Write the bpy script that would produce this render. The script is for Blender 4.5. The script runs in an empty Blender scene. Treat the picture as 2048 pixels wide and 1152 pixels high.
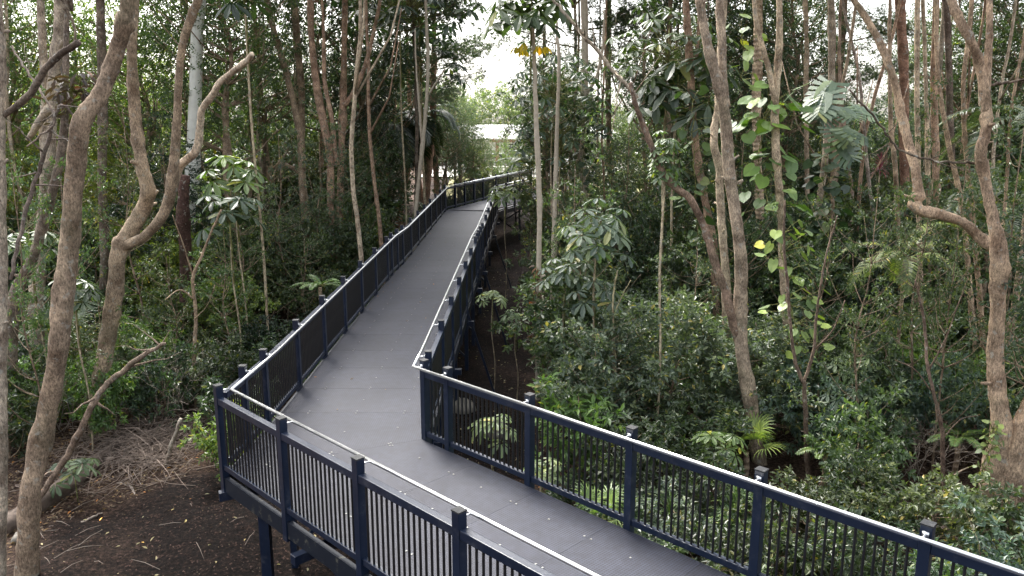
import bpy, math, random
import numpy as np
from mathutils import Vector

# ------------------------------------------------------------------ camera
W0, H0, F, PITCH, CAMH = 2048, 1152, 1500.0, 0.196, 4.12
scn = bpy.context.scene
C = scn.collection
cd = bpy.data.cameras.new('camera'); cam = bpy.data.objects.new('camera', cd); C.objects.link(cam)
cam.location = (0, 0, CAMH); cam.rotation_euler = (math.pi/2-PITCH, 0, 0)
cd.sensor_fit = 'HORIZONTAL'; cd.sensor_width = 36; cd.lens = 36*F/W0; cd.clip_start = 0.1; cd.clip_end = 2000
scn.camera = cam
# ------------------------------------------------------------------ world, sun, exposure
SUN_EL, SUN_AZ = math.radians(52), math.radians(-28)      # azimuth clockwise from +Y (view direction)
wd = bpy.data.worlds.new('World'); scn.world = wd; wd.use_nodes = True
wn = wd.node_tree.nodes; wl = wd.node_tree.links
bg = wn['Background']; sky = wn.new('ShaderNodeTexSky'); sky.sky_type = 'NISHITA'; sky.sun_disc = False
sky.sun_elevation = SUN_EL; sky.sun_rotation = SUN_AZ; sky.dust_density = 6; sky.air_density = 1.3; sky.ozone_density = 1.0
hs = wn.new('ShaderNodeHueSaturation'); hs.inputs['Saturation'].default_value = 0.30
wl.new(sky.outputs[0], hs.inputs['Color']); wl.new(hs.outputs[0], bg.inputs['Color']); bg.inputs['Strength'].default_value = 0.15
sd = bpy.data.lights.new('sun', 'SUN'); sd.energy = 2.0; sd.angle = math.radians(14); sd.color = (1, .96, .9)
sun = bpy.data.objects.new('sun', sd); C.objects.link(sun)
sv = Vector((math.sin(SUN_AZ)*math.cos(SUN_EL), math.cos(SUN_AZ)*math.cos(SUN_EL), math.sin(SUN_EL)))
sun.rotation_euler = sv.to_track_quat('Z', 'Y').to_euler()
scn.view_settings.view_transform = 'Standard'; scn.view_settings.look = 'None'
scn.view_settings.gamma = 1; scn.view_settings.use_curve_mapping = False
scn.view_settings.exposure = 2.15
try:
    scn.cycles.max_bounces = 6; scn.cycles.diffuse_bounces = 3; scn.cycles.glossy_bounces = 2; scn.cycles.transmission_bounces = 3
    scn.cycles.caustics_reflective = False; scn.cycles.caustics_refractive = False
except Exception: pass

cP, sP = math.cos(PITCH), math.sin(PITCH)
def ray(px, py):
    u = (px-W0/2)/F; v = (H0/2-py)/F
    return np.array([u, cP+v*sP, -sP+v*cP])
def at(px, py, d):
    D = ray(px, py); return np.array([0, 0, CAMH])+D*(d/D[1])
def proj(P):
    x, y, z = P[0], P[1], P[2]-CAMH
    dd = y*cP-z*sP
    return W0/2+F*x/dd, H0/2-F*(y*sP+z*cP)/dd
# ------------------------------------------------------------------ walkway profile (metres)
A1 = 0.023
R0 = np.array([-1.21, 9.90]); L0 = np.array([-3.59, 8.83])
d1 = np.array([math.sin(A1), math.cos(A1)]); d2 = np.array([0.7096, -0.7046])
RC = np.array([-0.66, 33.70]); LC = np.array([-3.04, 34.28])
d3 = np.array([0.425, 0.905])
def ZT(y):                                                  # deck height along the far leg, by world y
    if y < 10.6: return 0.0
    if y < 20.6: return (y-10.6)*0.043
    if y < 22.7: return 0.43
    return 0.43+(y-22.7)*0.0440
def sm(a, b, x):
    t = np.clip((x-a)/(b-a), 0, 1); return t*t*(3-2*t)
def gz(x, y):
    x = np.asarray(x, float); y = np.asarray(y, float)
    h = -2.2+sm(18, 62, y)*3.6
    h = h+0.10*np.sin(x*.9+1.3)*np.cos(y*.7)+.05*np.sin(x*2.3+y*1.7)
    h = h+0.45*sm(5, 14, np.abs(x+1))*sm(9, 16, y)+sm(14, 60, np.abs(x))*2.5
    return h
# ------------------------------------------------------------------ object helpers
def tag(o, label=None, cat=None, group=None, kind=None):
    if label: o['label'] = label
    if cat: o['category'] = cat
    if group: o['group'] = group
    if kind: o['kind'] = kind
    return o
def empty(name, loc, rz=0, label=None, cat=None, group=None):
    o = bpy.data.objects.new(name, None); C.objects.link(o); o.location = [float(v) for v in loc]
    o.rotation_euler = (0, 0, rz); o.empty_display_size = .2
    return tag(o, label, cat, group)
class MB:
    def __init__(s): s.v = []; s.f3 = []; s.f4 = []; s.n = 0; s.uv = None; s.poly = []
    def add(s, v, f3=None, f4=None):
        v = np.asarray(v, np.float64).reshape(-1, 3)
        if f3 is not None and len(f3): s.f3.append(np.asarray(f3, np.int64)+s.n)
        if f4 is not None and len(f4): s.f4.append(np.asarray(f4, np.int64)+s.n)
        s.v.append(v); s.n += len(v); return s
    def box(s, c, size, ax=None):
        """box centre c, size (sx,sy,sz), ax = 3x3 rows = local axes"""
        ax = np.eye(3) if ax is None else np.asarray(ax)
        h = np.asarray(size)/2
        v = np.array([[i, j, k] for i in (-1, 1) for j in (-1, 1) for k in (-1, 1)])*h
        v = v@ax+np.asarray(c)
        s.add(v, f4=[[0, 1, 3, 2], [4, 6, 7, 5], [0, 4, 5, 1], [2, 3, 7, 6], [0, 2, 6, 4], [1, 5, 7, 3]]); return s
    def beam(s, a, b, w, h, up=(0, 0, 1)):
        a = np.asarray(a, float); b = np.asarray(b, float); d = b-a; L = np.linalg.norm(d); d /= L
        sd_ = np.cross(d, up); sd_ /= np.linalg.norm(sd_); u = np.cross(sd_, d)
        return s.box((a+b)/2, (L, w, h), np.array([d, sd_, u]))
    def tube(s, pts, rad, seg=8, rough=0.0, rng=None, cap=True):
        pts = np.asarray(pts, float); n = len(pts); rad = np.broadcast_to(np.asarray(rad, float), (n,))
        T = np.gradient(pts, axis=0); T /= np.linalg.norm(T, axis=1)[:, None]+1e-12
        ref = np.array([1, 0, 0.]) if abs(T[0][0]) < .8 else np.array([0, 1., 0])
        N = np.zeros_like(pts); x = np.cross(T[0], ref); x /= np.linalg.norm(x); N[0] = x
        for i in range(1, n):
            x = N[i-1]-T[i]*np.dot(N[i-1], T[i]); N[i] = x/(np.linalg.norm(x)+1e-12)
        B = np.cross(T, N); a = np.arange(seg)*2*np.pi/seg
        rr = rad[:, None]*np.ones(seg)[None]
        if rough and rng is not None:
            ph = rng.uniform(0, 6.28, 6); i = np.arange(n)[:, None]
            rr = rr*(1+rough*(np.sin(a[None]*2+ph[0]+i*.35)*.6+np.sin(a[None]*3+ph[1]-i*.5)*.5+np.sin(i*.9+ph[2])*.35+rng.normal(0, .35, (n, seg))))
        v = pts[:, None]+rr[:, :, None]*(np.cos(a)[None, :, None]*N[:, None]+np.sin(a)[None, :, None]*B[:, None])
        i = np.arange(n-1)[:, None]*seg; j = np.arange(seg)[None]; k = (j+1) % seg
        f = np.stack([i+j, i+k, i+seg+k, i+seg+j], -1).reshape(-1, 4)
        base = s.n
        s.add(v.reshape(-1, 3), f4=f)
        if cap: s.poly.append(list(range(base, base+seg))[::-1]); s.poly.append(list(range(base+(n-1)*seg, base+n*seg)))
        return s
    def mesh(s, name, mat, smooth=False):
        me = bpy.data.meshes.new(name)
        v = np.concatenate(s.v) if s.v else np.zeros((0, 3))
        fl = []; ls = []; st = 0; idx = []
        for arrs, k in ((s.f3, 3), (s.f4, 4)):
            if arrs:
                a = np.concatenate(arrs); idx.append(a.ravel()); ls.append(np.full(len(a), k))
        for p in s.poly: idx.append(np.array(p)); ls.append(np.array([len(p)]))
        idx = np.concatenate(idx); ls = np.concatenate(ls); starts = np.concatenate([[0], np.cumsum(ls)[:-1]])
        me.vertices.add(len(v)); me.vertices.foreach_set('co', v.astype(np.float32).ravel())
        me.loops.add(len(idx)); me.loops.foreach_set('vertex_index', idx.astype(np.int32))
        me.polygons.add(len(ls)); me.polygons.foreach_set('loop_start', starts.astype(np.int32)); me.polygons.foreach_set('loop_total', ls.astype(np.int32))
        me.polygons.foreach_set('use_smooth', np.full(len(ls), bool(smooth)))
        me.update(calc_edges=True)
        if s.uv is not None:
            uvl = me.uv_layers.new(name='UVMap'); uvl.data.foreach_set('uv', np.asarray(s.uv)[idx].astype(np.float32).ravel())
        me.materials.append(mat); return me
    def build(s, name, mat, parent=None, smooth=False, origin=None, color=None, bevel=0):
        if origin is not None:
            s.v = [a-np.asarray(origin) for a in s.v]
        o = bpy.data.objects.new(name, s.mesh(name, mat, smooth)); C.objects.link(o)
        if origin is not None: o.location = [float(q) for q in origin]
        if parent is not None: put(o, parent)
        if color is not None: o.color = (*color, 1)
        if bevel:
            m = o.modifiers.new('bevel', 'BEVEL'); m.width = bevel; m.segments = 2; m.limit_method = 'ANGLE'
        return o
def put(o, parent):
    """parent a world-space child under a thing that is only translated"""
    o.parent = parent; o.location = Vector(o.location)-Vector(parent.location) if parent.parent is None else Vector(o.location)
def child(data, name, parent, loc=(0, 0, 0), scale=(1, 1, 1), rot=(0, 0, 0), color=None):
    o = bpy.data.objects.new(name, data); C.objects.link(o); o.parent = parent
    o.location = [float(v) for v in loc]; o.scale = scale; o.rotation_euler = rot
    if color is not None: o.color = (*color, 1)
    return o
# ------------------------------------------------------------------ materials
def newmat(name):
    m = bpy.data.materials.new(name); m.use_nodes = True; nt = m.node_tree
    return m, nt.nodes, nt.links, nt.nodes['Principled BSDF']
def ramp(n, l, src, stops, mode='LINEAR'):
    r = n.new('ShaderNodeValToRGB'); r.color_ramp.interpolation = mode
    while len(r.color_ramp.elements) < len(stops): r.color_ramp.elements.new(.5)
    for e, (p, c) in zip(r.color_ramp.elements, stops):
        e.position = p; e.color = (*c, 1) if len(c) == 3 else c
    l.new(src, r.inputs['Fac']); return r.outputs['Color']
def noise(n, l, scale, detail=4, vec=None, rough=.55):
    t = n.new('ShaderNodeTexNoise'); t.inputs['Scale'].default_value = scale; t.inputs['Detail'].default_value = detail
    t.inputs['Roughness'].default_value = rough
    if vec is not None: l.new(vec, t.inputs['Vector'])
    return t.outputs['Fac']
def mixc(n, l, a, b, fac, mode='MIX'):
    m = n.new('ShaderNodeMix'); m.data_type = 'RGBA'; m.blend_type = mode
    for s_, x in ((m.inputs[6], a), (m.inputs[7], b), (m.inputs[0], fac)):
        if isinstance(x, (int, float)): s_.default_value = x
        elif isinstance(x, tuple): s_.default_value = (*x, 1)
        else: l.new(x, s_)
    return m.outputs[2]
def bump(n, l, src, dist, strength, b):
    k = n.new('ShaderNodeBump'); k.inputs['Distance'].default_value = dist; k.inputs['Strength'].default_value = strength
    l.new(src, k.inputs['Height']); l.new(k.outputs[0], b.inputs['Normal'])
def leafmat(name, rough=.42, trans=.28, dry=.03):
    m, n, l, b = newmat(name)
    oi = n.new('ShaderNodeObjectInfo'); g = n.new('ShaderNodeNewGeometry')
    # per leaf variation about the plant's own colour
    r = ramp(n, l, g.outputs['Random Per Island'], [(0, (.55, .62, .62)), (.35, (.85, .9, .85)), (.75, (1.15, 1.15, 1.0)), (.97, (1.6, 1.5, 1.0)), (1-dry/2, (3.4, 2.2, 1.0))])
    col = mixc(n, l, oi.outputs['Color'], r, 1.0, 'MULTIPLY')
    tc = n.new('ShaderNodeTexCoord')
    nz = noise(n, l, 1.1, 2, tc.outputs['Object'])
    col = mixc(n, l, col, ramp(n, l, nz, [(.3, (.8, .85, .9)), (.7, (1.2, 1.15, 1.0))]), 1.0, 'MULTIPLY')
    l.new(col, b.inputs['Base Color']); b.inputs['Roughness'].default_value = rough
    b.inputs['Specular IOR Level'].default_value = .55
    tr = n.new('ShaderNodeBsdfTranslucent'); l.new(mixc(n, l, col, (1.6, 1.9, .7), 1.0, 'MULTIPLY'), tr.inputs['Color'])
    mx = n.new('ShaderNodeMixShader'); mx.inputs[0].default_value = trans
    l.new(b.outputs[0], mx.inputs[1]); l.new(tr.outputs[0], mx.inputs[2]); l.new(mx.outputs[0], n['Material Output'].inputs['Surface'])
    return m
def barkmat(name, moss=.35, ring=False, scale=1.0, blotch=(1.65, 1.62, 1.55)):
    m, n, l, b = newmat(name)
    oi = n.new('ShaderNodeObjectInfo'); tc = n.new('ShaderNodeTexCoord')
    mp = n.new('ShaderNodeMapping'); l.new(tc.outputs['Object'], mp.inputs['Vector']); mp.inputs['Scale'].default_value = (1, 1, .38)
    f1 = noise(n, l, 46*scale, 9, mp.outputs[0], .80); f2 = noise(n, l, 3.5, 5, tc.outputs['Object'], .6); f3 = noise(n, l, 1.1, 4, tc.outputs['Object'], .6)
    f4 = noise(n, l, 9, 4, tc.outputs['Object'], .6)
    v = ramp(n, l, f1, [(.38, (.36, .33, .30)), (.46, (1.0, .97, .94)), (.54, (1.45, 1.4, 1.34)), (.62, (2.2, 2.1, 2.0))])
    col = mixc(n, l, oi.outputs['Color'], v, 1.0, 'MULTIPLY')
    col = mixc(n, l, col, ramp(n, l, f2, [(.34, (.62, .56, .52)), (.48, (1, .98, .96)), (.62, blotch)]), 1.0, 'MULTIPLY')
    li = ramp(n, l, f4, [(.60, (0, 0, 0)), (.66, (.55, .55, .55))])
    col = mixc(n, l, col, (.36, .36, .32), li)
    ms = ramp(n, l, f3, [(.52, (0, 0, 0)), (.68, (moss, moss, moss))])
    col = mixc(n, l, col, (.05, .065, .025), ms)
    l.new(col, b.inputs['Base Color']); b.inputs['Roughness'].default_value = .9; b.inputs['Specular IOR Level'].default_value = .2
    if ring:
        w = n.new('ShaderNodeTexWave'); w.bands_direction = 'Z'; w.inputs['Scale'].default_value = 2.2; w.inputs['Distortion'].default_value = 1.2
        l.new(tc.outputs['Object'], w.inputs['Vector']); bump(n, l, w.outputs['Fac'], .02, .8, b)
    else: bump(n, l, f1, .025, .9, b)
    return m
def metalmat(name, col, rough, metallic=0.0, grime=.15, coat=0):
    m, n, l, b = newmat(name); tc = n.new('ShaderNodeTexCoord')
    f = noise(n, l, 3.0, 5, tc.outputs['Object']); f2 = noise(n, l, 40, 3, tc.outputs['Object'])
    f3 = noise(n, l, 5.5, 9, tc.outputs['Object'], .8)
    a = ramp(n, l, f, [(.35, tuple(c*(1-grime) for c in col)), (.65, tuple(min(1, c*(1+grime)) for c in col))])
    a = mixc(n, l, a, tuple(min(1, c*.8+.06) for c in col), ramp(n, l, f3, [(.53, (0, 0, 0)), (.66, (.5, .5, .5))]))
    l.new(a, b.inputs['Base Color']); b.inputs['Metallic'].default_value = metallic
    rr = n.new('ShaderNodeMapRange'); l.new(f, rr.inputs[0]); rr.inputs[3].default_value = rough*.75; rr.inputs[4].default_value = rough*1.35
    l.new(rr.outputs[0], b.inputs['Roughness'])
    return m
def plainmat(name, col, rough=.8, sc=6, var=.3, bmp=.01):
    m, n, l, b = newmat(name); tc = n.new('ShaderNodeTexCoord')
    f = noise(n, l, sc, 6, tc.outputs['Object'], .65)
    l.new(ramp(n, l, f, [(.3, tuple(c*(1-var) for c in col)), (.7, tuple(c*(1+var) for c in col))]), b.inputs['Base Color'])
    b.inputs['Roughness'].default_value = rough; bump(n, l, f, bmp, .6, b)
    return m
M = {}
M['leaf'] = leafmat('leaf_green', .40, .26); M['leaf_big'] = leafmat('leaf_glossy', .46, .22, .004); M['leaf_dry'] = leafmat('leaf_dry', .8, .15, .3)
M['bark'] = barkmat('bark_rough', .30); M['bark_smooth'] = barkmat('bark_smooth', .12, False, .5, (1.25, 1.25, 1.2)); M['bark_ring'] = barkmat('bark_ringed', .2, True)
M['navy'] = metalmat('navy_powdercoat', (.0045, .0105, .027), .32, 0, .12)
M['black'] = metalmat('black_powdercoat', (.006, .006, .007), .40, 0, .1)
M['steel'] = metalmat('polished_stainless', (.66, .67, .68), .30, 1.0, .05)
M['cap'] = metalmat('black_plastic_cap', (.004, .005, .007), .7, 0, .1)
M['screw'] = metalmat('screw_zinc', (.22, .22, .21), .5, .3, .1)
M['cream'] = plainmat('cream_bark', (.40, .34, .265), .8, 12, .22, .006)
M['gum'] = plainmat('gum_bark', (.60, .60, .55), .7, 2.5, .16, .004)
M['rock'] = plainmat('sandstone_rock', (.17, .155, .13), .9, 5, .35, .05)
M['deadwood'] = plainmat('dead_wood', (.085, .062, .048), .9, 9, .4, .02)
M['greywood'] = plainmat('weathered_twig', (.24, .20, .165), .9, 9, .35, .01)
M['white'] = plainmat('white_render', (.78, .76, .72), .8, 3, .06, .003)
M['roof'] = plainmat('pale_metal_roof', (.40, .40, .40), .5, 3, .05, .003)
M['beamw'] = plainmat('brown_timber', (.16, .085, .05), .7, 8, .25, .004)
M['glass'] = metalmat('dark_glass', (.02, .022, .025), .08, 0, .1)
M['carpaint'] = metalmat('silver_car_paint', (.32, .33, .35), .3, .5, .05)
M['rubber'] = plainmat('tyre_rubber', (.02, .02, .02), .8, 8, .2, .002)
# fascia beam with pale scuffs
m, n, l, b = newmat('navy_scuffed'); tc = n.new('ShaderNodeTexCoord')
f = noise(n, l, 7, 6, tc.outputs['Object'], .7)
l.new(mixc(n, l, (.003, .006, .013), (.10, .095, .075), ramp(n, l, f, [(.60, (0, 0, 0)), (.66, (.6, .6, .6))])), b.inputs['Base Color']); b.inputs['Roughness'].default_value = .6; b.inputs['Specular IOR Level'].default_value = .25
M['scuff'] = m
# deck grating
m, n, l, b = newmat('grating_grey'); uv = n.new('ShaderNodeUVMap'); uv.uv_map = 'UVMap'
sx = n.new('ShaderNodeSeparateXYZ'); l.new(uv.outputs[0], sx.inputs[0])
def sine(src, k):
    a = n.new('ShaderNodeMath'); a.operation = 'MULTIPLY'; l.new(src, a.inputs[0]); a.inputs[1].default_value = k
    c = n.new('ShaderNodeMath'); c.operation = 'SINE'; l.new(a.outputs[0], c.inputs[0])
    d = n.new('ShaderNodeMath'); d.operation = 'ABSOLUTE'; l.new(c.outputs[0], d.inputs[0]); return d.outputs[0]
mn = n.new('ShaderNodeMath'); mn.operation = 'MULTIPLY'
l.new(sine(sx.outputs[0], math.pi/.031), mn.inputs[0]); l.new(sine(sx.outputs[1], math.pi/.031), mn.inputs[1])
hole = ramp(n, l, mn.outputs[0], [(.30, (1, 1, 1)), (.62, (.36, .36, .38))])
gm = n.new('ShaderNodeTexCoord')
f = noise(n, l, .9, 6, gm.outputs['Object'], .6); f2 = noise(n, l, 9, 5, gm.outputs['Object'], .7)
base = ramp(n, l, f, [(.38, (.0168, .0192, .0335)), (.60, (.0268, .0300, .0480))])
gi = n.new('ShaderNodeNewGeometry')
base = mixc(n, l, base, ramp(n, l, gi.outputs['Random Per Island'], [(0, (.91, .91, .92)), (1, (1.06, 1.06, 1.05))]), 1.0, 'MULTIPLY')
base = mixc(n, l, base, ramp(n, l, f2, [(.38, (.74, .74, .74)), (.62, (1.18, 1.18, 1.15))]), 1.0, 'MULTIPLY')
l.new(mixc(n, l, base, hole, 1.0, 'MULTIPLY'), b.inputs['Base Color']); b.inputs['Roughness'].default_value = .62; b.inputs['Specular IOR Level'].default_value = .35
bump(n, l, mn.outputs[0], .004, -.5, b)
M['grating'] = m
# forest floor
m, n, l, b = newmat('forest_floor'); tc = n.new('ShaderNodeTexCoord'); P = tc.outputs['Object']
a1 = noise(n, l, 15, 10, P, .85); a2 = noise(n, l, .55, 4, P, .6); a3 = noise(n, l, 70, 4, P, .7)
mul = ramp(n, l, a1, [(.41, (.0022, .0018, .0016)), (.50, (.010, .0065, .0055)), (.57, (.030, .018, .014)), (.64, (.085, .050, .038))])
lit = ramp(n, l, a1, [(.40, (.014, .009, .007)), (.5, (.070, .045, .033)), (.62, (.21, .145, .11))])
lf = n.new('ShaderNodeAttribute'); lf.attribute_name = 'litter'
jm = n.new('ShaderNodeMath'); jm.operation = 'ADD'; l.new(lf.outputs['Fac'], jm.inputs[0])
k2 = n.new('ShaderNodeMapRange'); l.new(a2, k2.inputs[0]); k2.inputs[1].default_value = .35; k2.inputs[2].default_value = .65; k2.inputs[3].default_value = -.3; k2.inputs[4].default_value = .3
l.new(k2.outputs[0], jm.inputs[1]); jm.use_clamp = True
col = mixc(n, l, mul, lit, jm.outputs[0])
col = mixc(n, l, col, ramp(n, l, a3, [(.35, (.6, .6, .6)), (.65, (1.35, 1.3, 1.25))]), 1.0, 'MULTIPLY')
l.new(col, b.inputs['Base Color']); b.inputs['Roughness'].default_value = .95; b.inputs['Specular IOR Level'].default_value = .15
bump(n, l, a1, .10, 1.0, b)
M['floor'] = m
M['grass'] = plainmat('dry_grass', (.20, .19, .075), .9, 3, .4, .03)
M['concrete'] = plainmat('pale_concrete', (.60, .58, .53), .85, 1.5, .12, .003)

# ------------------------------------------------------------------ ground
xs = np.concatenate([np.linspace(-400, -45, 10), np.linspace(-40, 40, 200), np.linspace(45, 400, 10)])
ys = np.concatenate([np.linspace(-60, 0, 12), np.linspace(1, 60, 180), np.linspace(64, 600, 14)])
X, Y = np.meshgrid(xs, ys); rg = np.random.default_rng(3)
Z = gz(X, Y)+rg.normal(0, .018, X.shape)*(np.abs(X) < 41)*(Y < 61)
v = np.stack([X, Y, Z], -1).reshape(-1, 3); nx = len(xs)
i, j = np.meshgrid(np.arange(len(ys)-1), np.arange(nx-1), indexing='ij'); q = i*nx+j
gmb = MB().add(v, f4=np.stack([q, q+1, q+nx+1, q+nx], -1).reshape(-1, 4))
go = gmb.build('ground', M['floor'], smooth=True); go['kind'] = 'structure'
# litter weight: brown leaf litter away from the dark mulched strip beside the walkway
Xv, Yv = v[:, 0], v[:, 1]
mulch = ((Xv > -9.2)&(Xv < .35)).astype(float)*sm(40, 30, Yv) if False else 1-np.clip(sm(.1, 1.0, Xv-.03*(Yv-14))+(1-sm(-8.2, -6.8, Xv-np.clip((Yv-11.6)*.7, 0, 2.0))), 0, 1)
at_ = go.data.attributes.new('litter', 'FLOAT', 'POINT'); at_.data.foreach_set('value', np.clip(1-mulch, 0, 1).astype(np.float32))

# ------------------------------------------------------------------ leaves and plants
def nrm(a): return a/(np.linalg.norm(a, axis=-1, keepdims=True)+1e-9)
TPL = {
 'diamond': (np.array([[0, 0, 0], [.5, .42, .10], [0, 1, -.10], [-.5, .42, .10]]), [[0, 1, 2], [0, 2, 3]], None),
 'oval': (np.array([[0, 0, 0], [.36, .22, .05], [.5, .55, .07], [0, 1, -.12], [-.5, .55, .07], [-.36, .22, .05]]), None, [[0, 1, 2, 3], [0, 3, 4, 5]]),
 'strap': (np.array([[-.5, 0, 0], [.5, 0, 0], [-.45, .4, .16], [.45, .4, .16], [-.3, .75, .12], [.3, .75, .12], [0, 1, -.05]]), [[4, 5, 6]], [[0, 1, 3, 2], [2, 3, 5, 4]]),
 'leaflet': (np.array([[0, 0, 0], [.22, .18, .02], [.5, .62, -.05], [.30, .9, -.16], [0, 1, -.22], [-.30, .9, -.16], [-.5, .62, -.05], [-.22, .18, .02], [0, .6, -.10]]), [[3, 4, 8], [8, 4, 5]], [[0, 1, 2, 8], [8, 2, 3, 8], [0, 8, 6, 7]]),
}
TPL['leaflet'] = (TPL['leaflet'][0], [[0, 1, 8], [1, 2, 8], [2, 3, 8], [3, 4, 8], [4, 5, 8], [5, 6, 8], [6, 7, 8], [7, 0, 8]], None)
th = np.linspace(0, 2*np.pi, 13)[:-1]
hx = .55*np.array([0, .45, .85, 1, .85, .45, 0, -.45, -.85, -1, -.85, -.45]); hy = np.array([.12, -.02, .08, .35, .62, .84, 1, .84, .62, .35, .08, -.02])
TPL['heart'] = (np.concatenate([np.stack([hx, hy, -.25*hx**2+.06*np.abs(hx)-.12*hy**2], -1), [[0, .45, -.08]]]), [[k, (k+1) % 12, 12] for k in range(12)][::-1], None)
def mon():
    V = []; T = []
    for sgn in (1, -1):
        for k in range(7):
            a = math.radians(8+k*23); y0 = .10+.11*k; y1 = y0+.085
            ln = (.60, .62, .60, .56, .50, .42, .30)[k]; dx = math.sin(max(.5, math.pi*.62-k*.14)); dy = math.cos(math.pi*.62-k*.22)
            b_ = len(V); V += [[0, y0, 0], [0, y1, 0], [sgn*ln*dx, y1+ln*dy+.02, -.10], [sgn*ln*dx*.97, y0+ln*dy-.045, -.10]]
            T += [[b_, b_+1, b_+2], [b_, b_+2, b_+3]]
        b_ = len(V)
        V += [[0, .02, 0], [0, .95, -.05], [sgn*.2, .75, -.03], [sgn*.3, .45, -.03], [sgn*.24, .12, -.02]]; T += [[b_, b_+1, b_+2], [b_, b_+2, b_+3], [b_, b_+3, b_+4]]
    return np.array(V), T, None
TPL['monstera'] = mon()
def leaves(mb, base, d, nn, L, Wd, tpl='diamond'):
    P_, t3, t4 = TPL[tpl]
    d = nrm(d); s_ = nrm(np.cross(d, nn)); n2 = np.cross(s_, d)
    N = len(base); L = np.broadcast_to(L, (N,)); Wd = np.broadcast_to(Wd, (N,))
    v = base[:, None]+P_[None, :, 1:2]*L[:, None, None]*d[:, None]+P_[None, :, 0:1]*Wd[:, None, None]*s_[:, None]+P_[None, :, 2:3]*L[:, None, None]*n2[:, None]
    k = len(P_); off = (np.arange(N)*k)[:, None, None]
    mb.add(v.reshape(-1, 3), f3=(np.array(t3)[None]+off).reshape(-1, 3) if t3 else None, f4=(np.array(t4)[None]+off).reshape(-1, 4) if t4 else None)
def twigs(mb, rng, org, dr, tl, nl, L, Wd, tpl='diamond', droop=.15, flat=.8):
    """leafy twigs: nl leaves round each twig"""
    N = len(org); dr = nrm(dr); k = np.arange(nl)
    t = (k+.6)/nl; tl = np.broadcast_to(tl, (N,))
    a = nrm(np.cross(dr, rng.normal(size=(N, 3)))); b_ = np.cross(dr, a)
    ang = k*2.4+rng.uniform(0, 6.28, (N, 1))
    rad = np.cos(ang)[..., None]*a[:, None]+np.sin(ang)[..., None]*b_[:, None]
    base = org[:, None]+dr[:, None]*(tl[:, None]*t[None])[..., None]
    ld = dr[:, None]*(.35+.9*t[None, :, None]**3)+rad*.9+rng.normal(0, .25, (N, nl, 3)); ld[..., 2] -= droop
    nn = rng.normal(0, .45, (N, nl, 3)); nn[..., 2] += flat; nn += rad*(-.15)
    sz = rng.uniform(.65, 1.2, (N*nl))
    leaves(mb, base.reshape(-1, 3), ld.reshape(-1, 3), nn.reshape(-1, 3), L*sz, Wd*sz, tpl)
def curve(p, n=12, rng=None, wob=0):
    """Catmull-Rom through p (with radius in column 3)"""
    p = np.asarray(p, float); q = np.vstack([2*p[0]-p[1], p, 2*p[-1]-p[-2]]); out = []
    for i in range(1, len(q)-2):
        t = np.linspace(0, 1, n, endpoint=False)[:, None]
        a, b_, c, d = q[i-1], q[i], q[i+1], q[i+2]
        out.append(.5*((2*b_)+(-a+c)*t+(2*a-5*b_+4*c-d)*t**2+(-a+3*b_-3*c+d)*t**3))
    out.append(p[-1:]); o = np.vstack(out)
    if rng is not None and wob: o[:, :3] += rng.normal(0, 1, (len(o), 3))*wob
    return o

def foliage_mesh(name, seed, clumps, cr, tw, nl, L, Wd, tpl='diamond', mat='leaf', limb_from=None, up=.35):
    """clumps: Nx3 centres; cr clump radius; returns (foliage mesh, limb MB)"""
    rng = np.random.default_rng(seed); N = len(clumps)
    dr = nrm(rng.normal(size=(N, tw, 3))); dr[..., 2] += up; dr = nrm(dr)
    c = np.asarray(clumps)[:, None]+dr*cr*rng.uniform(.25, .8, (N, tw, 1))*rng.uniform(.6, 1.2, (N, 1, 1))
    mb = MB(); twigs(mb, rng, c.reshape(-1, 3), (dr+rng.normal(0, .35, dr.shape)).reshape(-1, 3), cr*.45, nl, L, Wd, tpl)
    return mb.mesh(name, M[mat])
def limbs_mesh(name, seed, clumps, stem, r0, mat='bark', kmax=40, r1=.010):
    """stem: list of points (x,y,z); thin limbs from the stem out to the clumps"""
    rng = np.random.default_rng(seed); mb = MB(); stem = np.asarray(stem, float); n = len(stem)
    rr = np.linspace(r0, r0*.25, n); s = curve(np.hstack([stem, rr[:, None]]), 5, rng, .006)
    mb.tube(s[:, :3], s[:, 3], 7, .08, rng)
    for c in clumps[rng.permutation(len(clumps))[:kmax]]:
        z = c[2]-np.linalg.norm(c[:2])*rng.uniform(.5, .9); k = int(np.argmin(np.abs(s[:, 2]-z)))
        a = s[k, :3]; ra = min(s[k, 3]*.5, .03+r1); mid = (a+c)/2+np.array([0, 0, -.10*np.linalg.norm(c-a)])+rng.normal(0, .05, 3)
        q = curve(np.vstack([np.append(a, ra), np.append(mid, ra*.7), np.append(c, r1*.5)]), 3)
        mb.tube(q[:, :3], np.maximum(q[:, 3], .003), 5)
    return mb.mesh(name, M[mat], True)
def ell(rng, n, rx, rz, cz, lo=.35, ragged=.2):
    p = nrm(rng.normal(size=(n, 3)))*rng.uniform(lo, 1, (n, 1))**.6
    p = p*np.array([rx, rx, rz])*(1+rng.normal(0, ragged, (n, 1))); p[:, 2] += cz; return p
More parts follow.
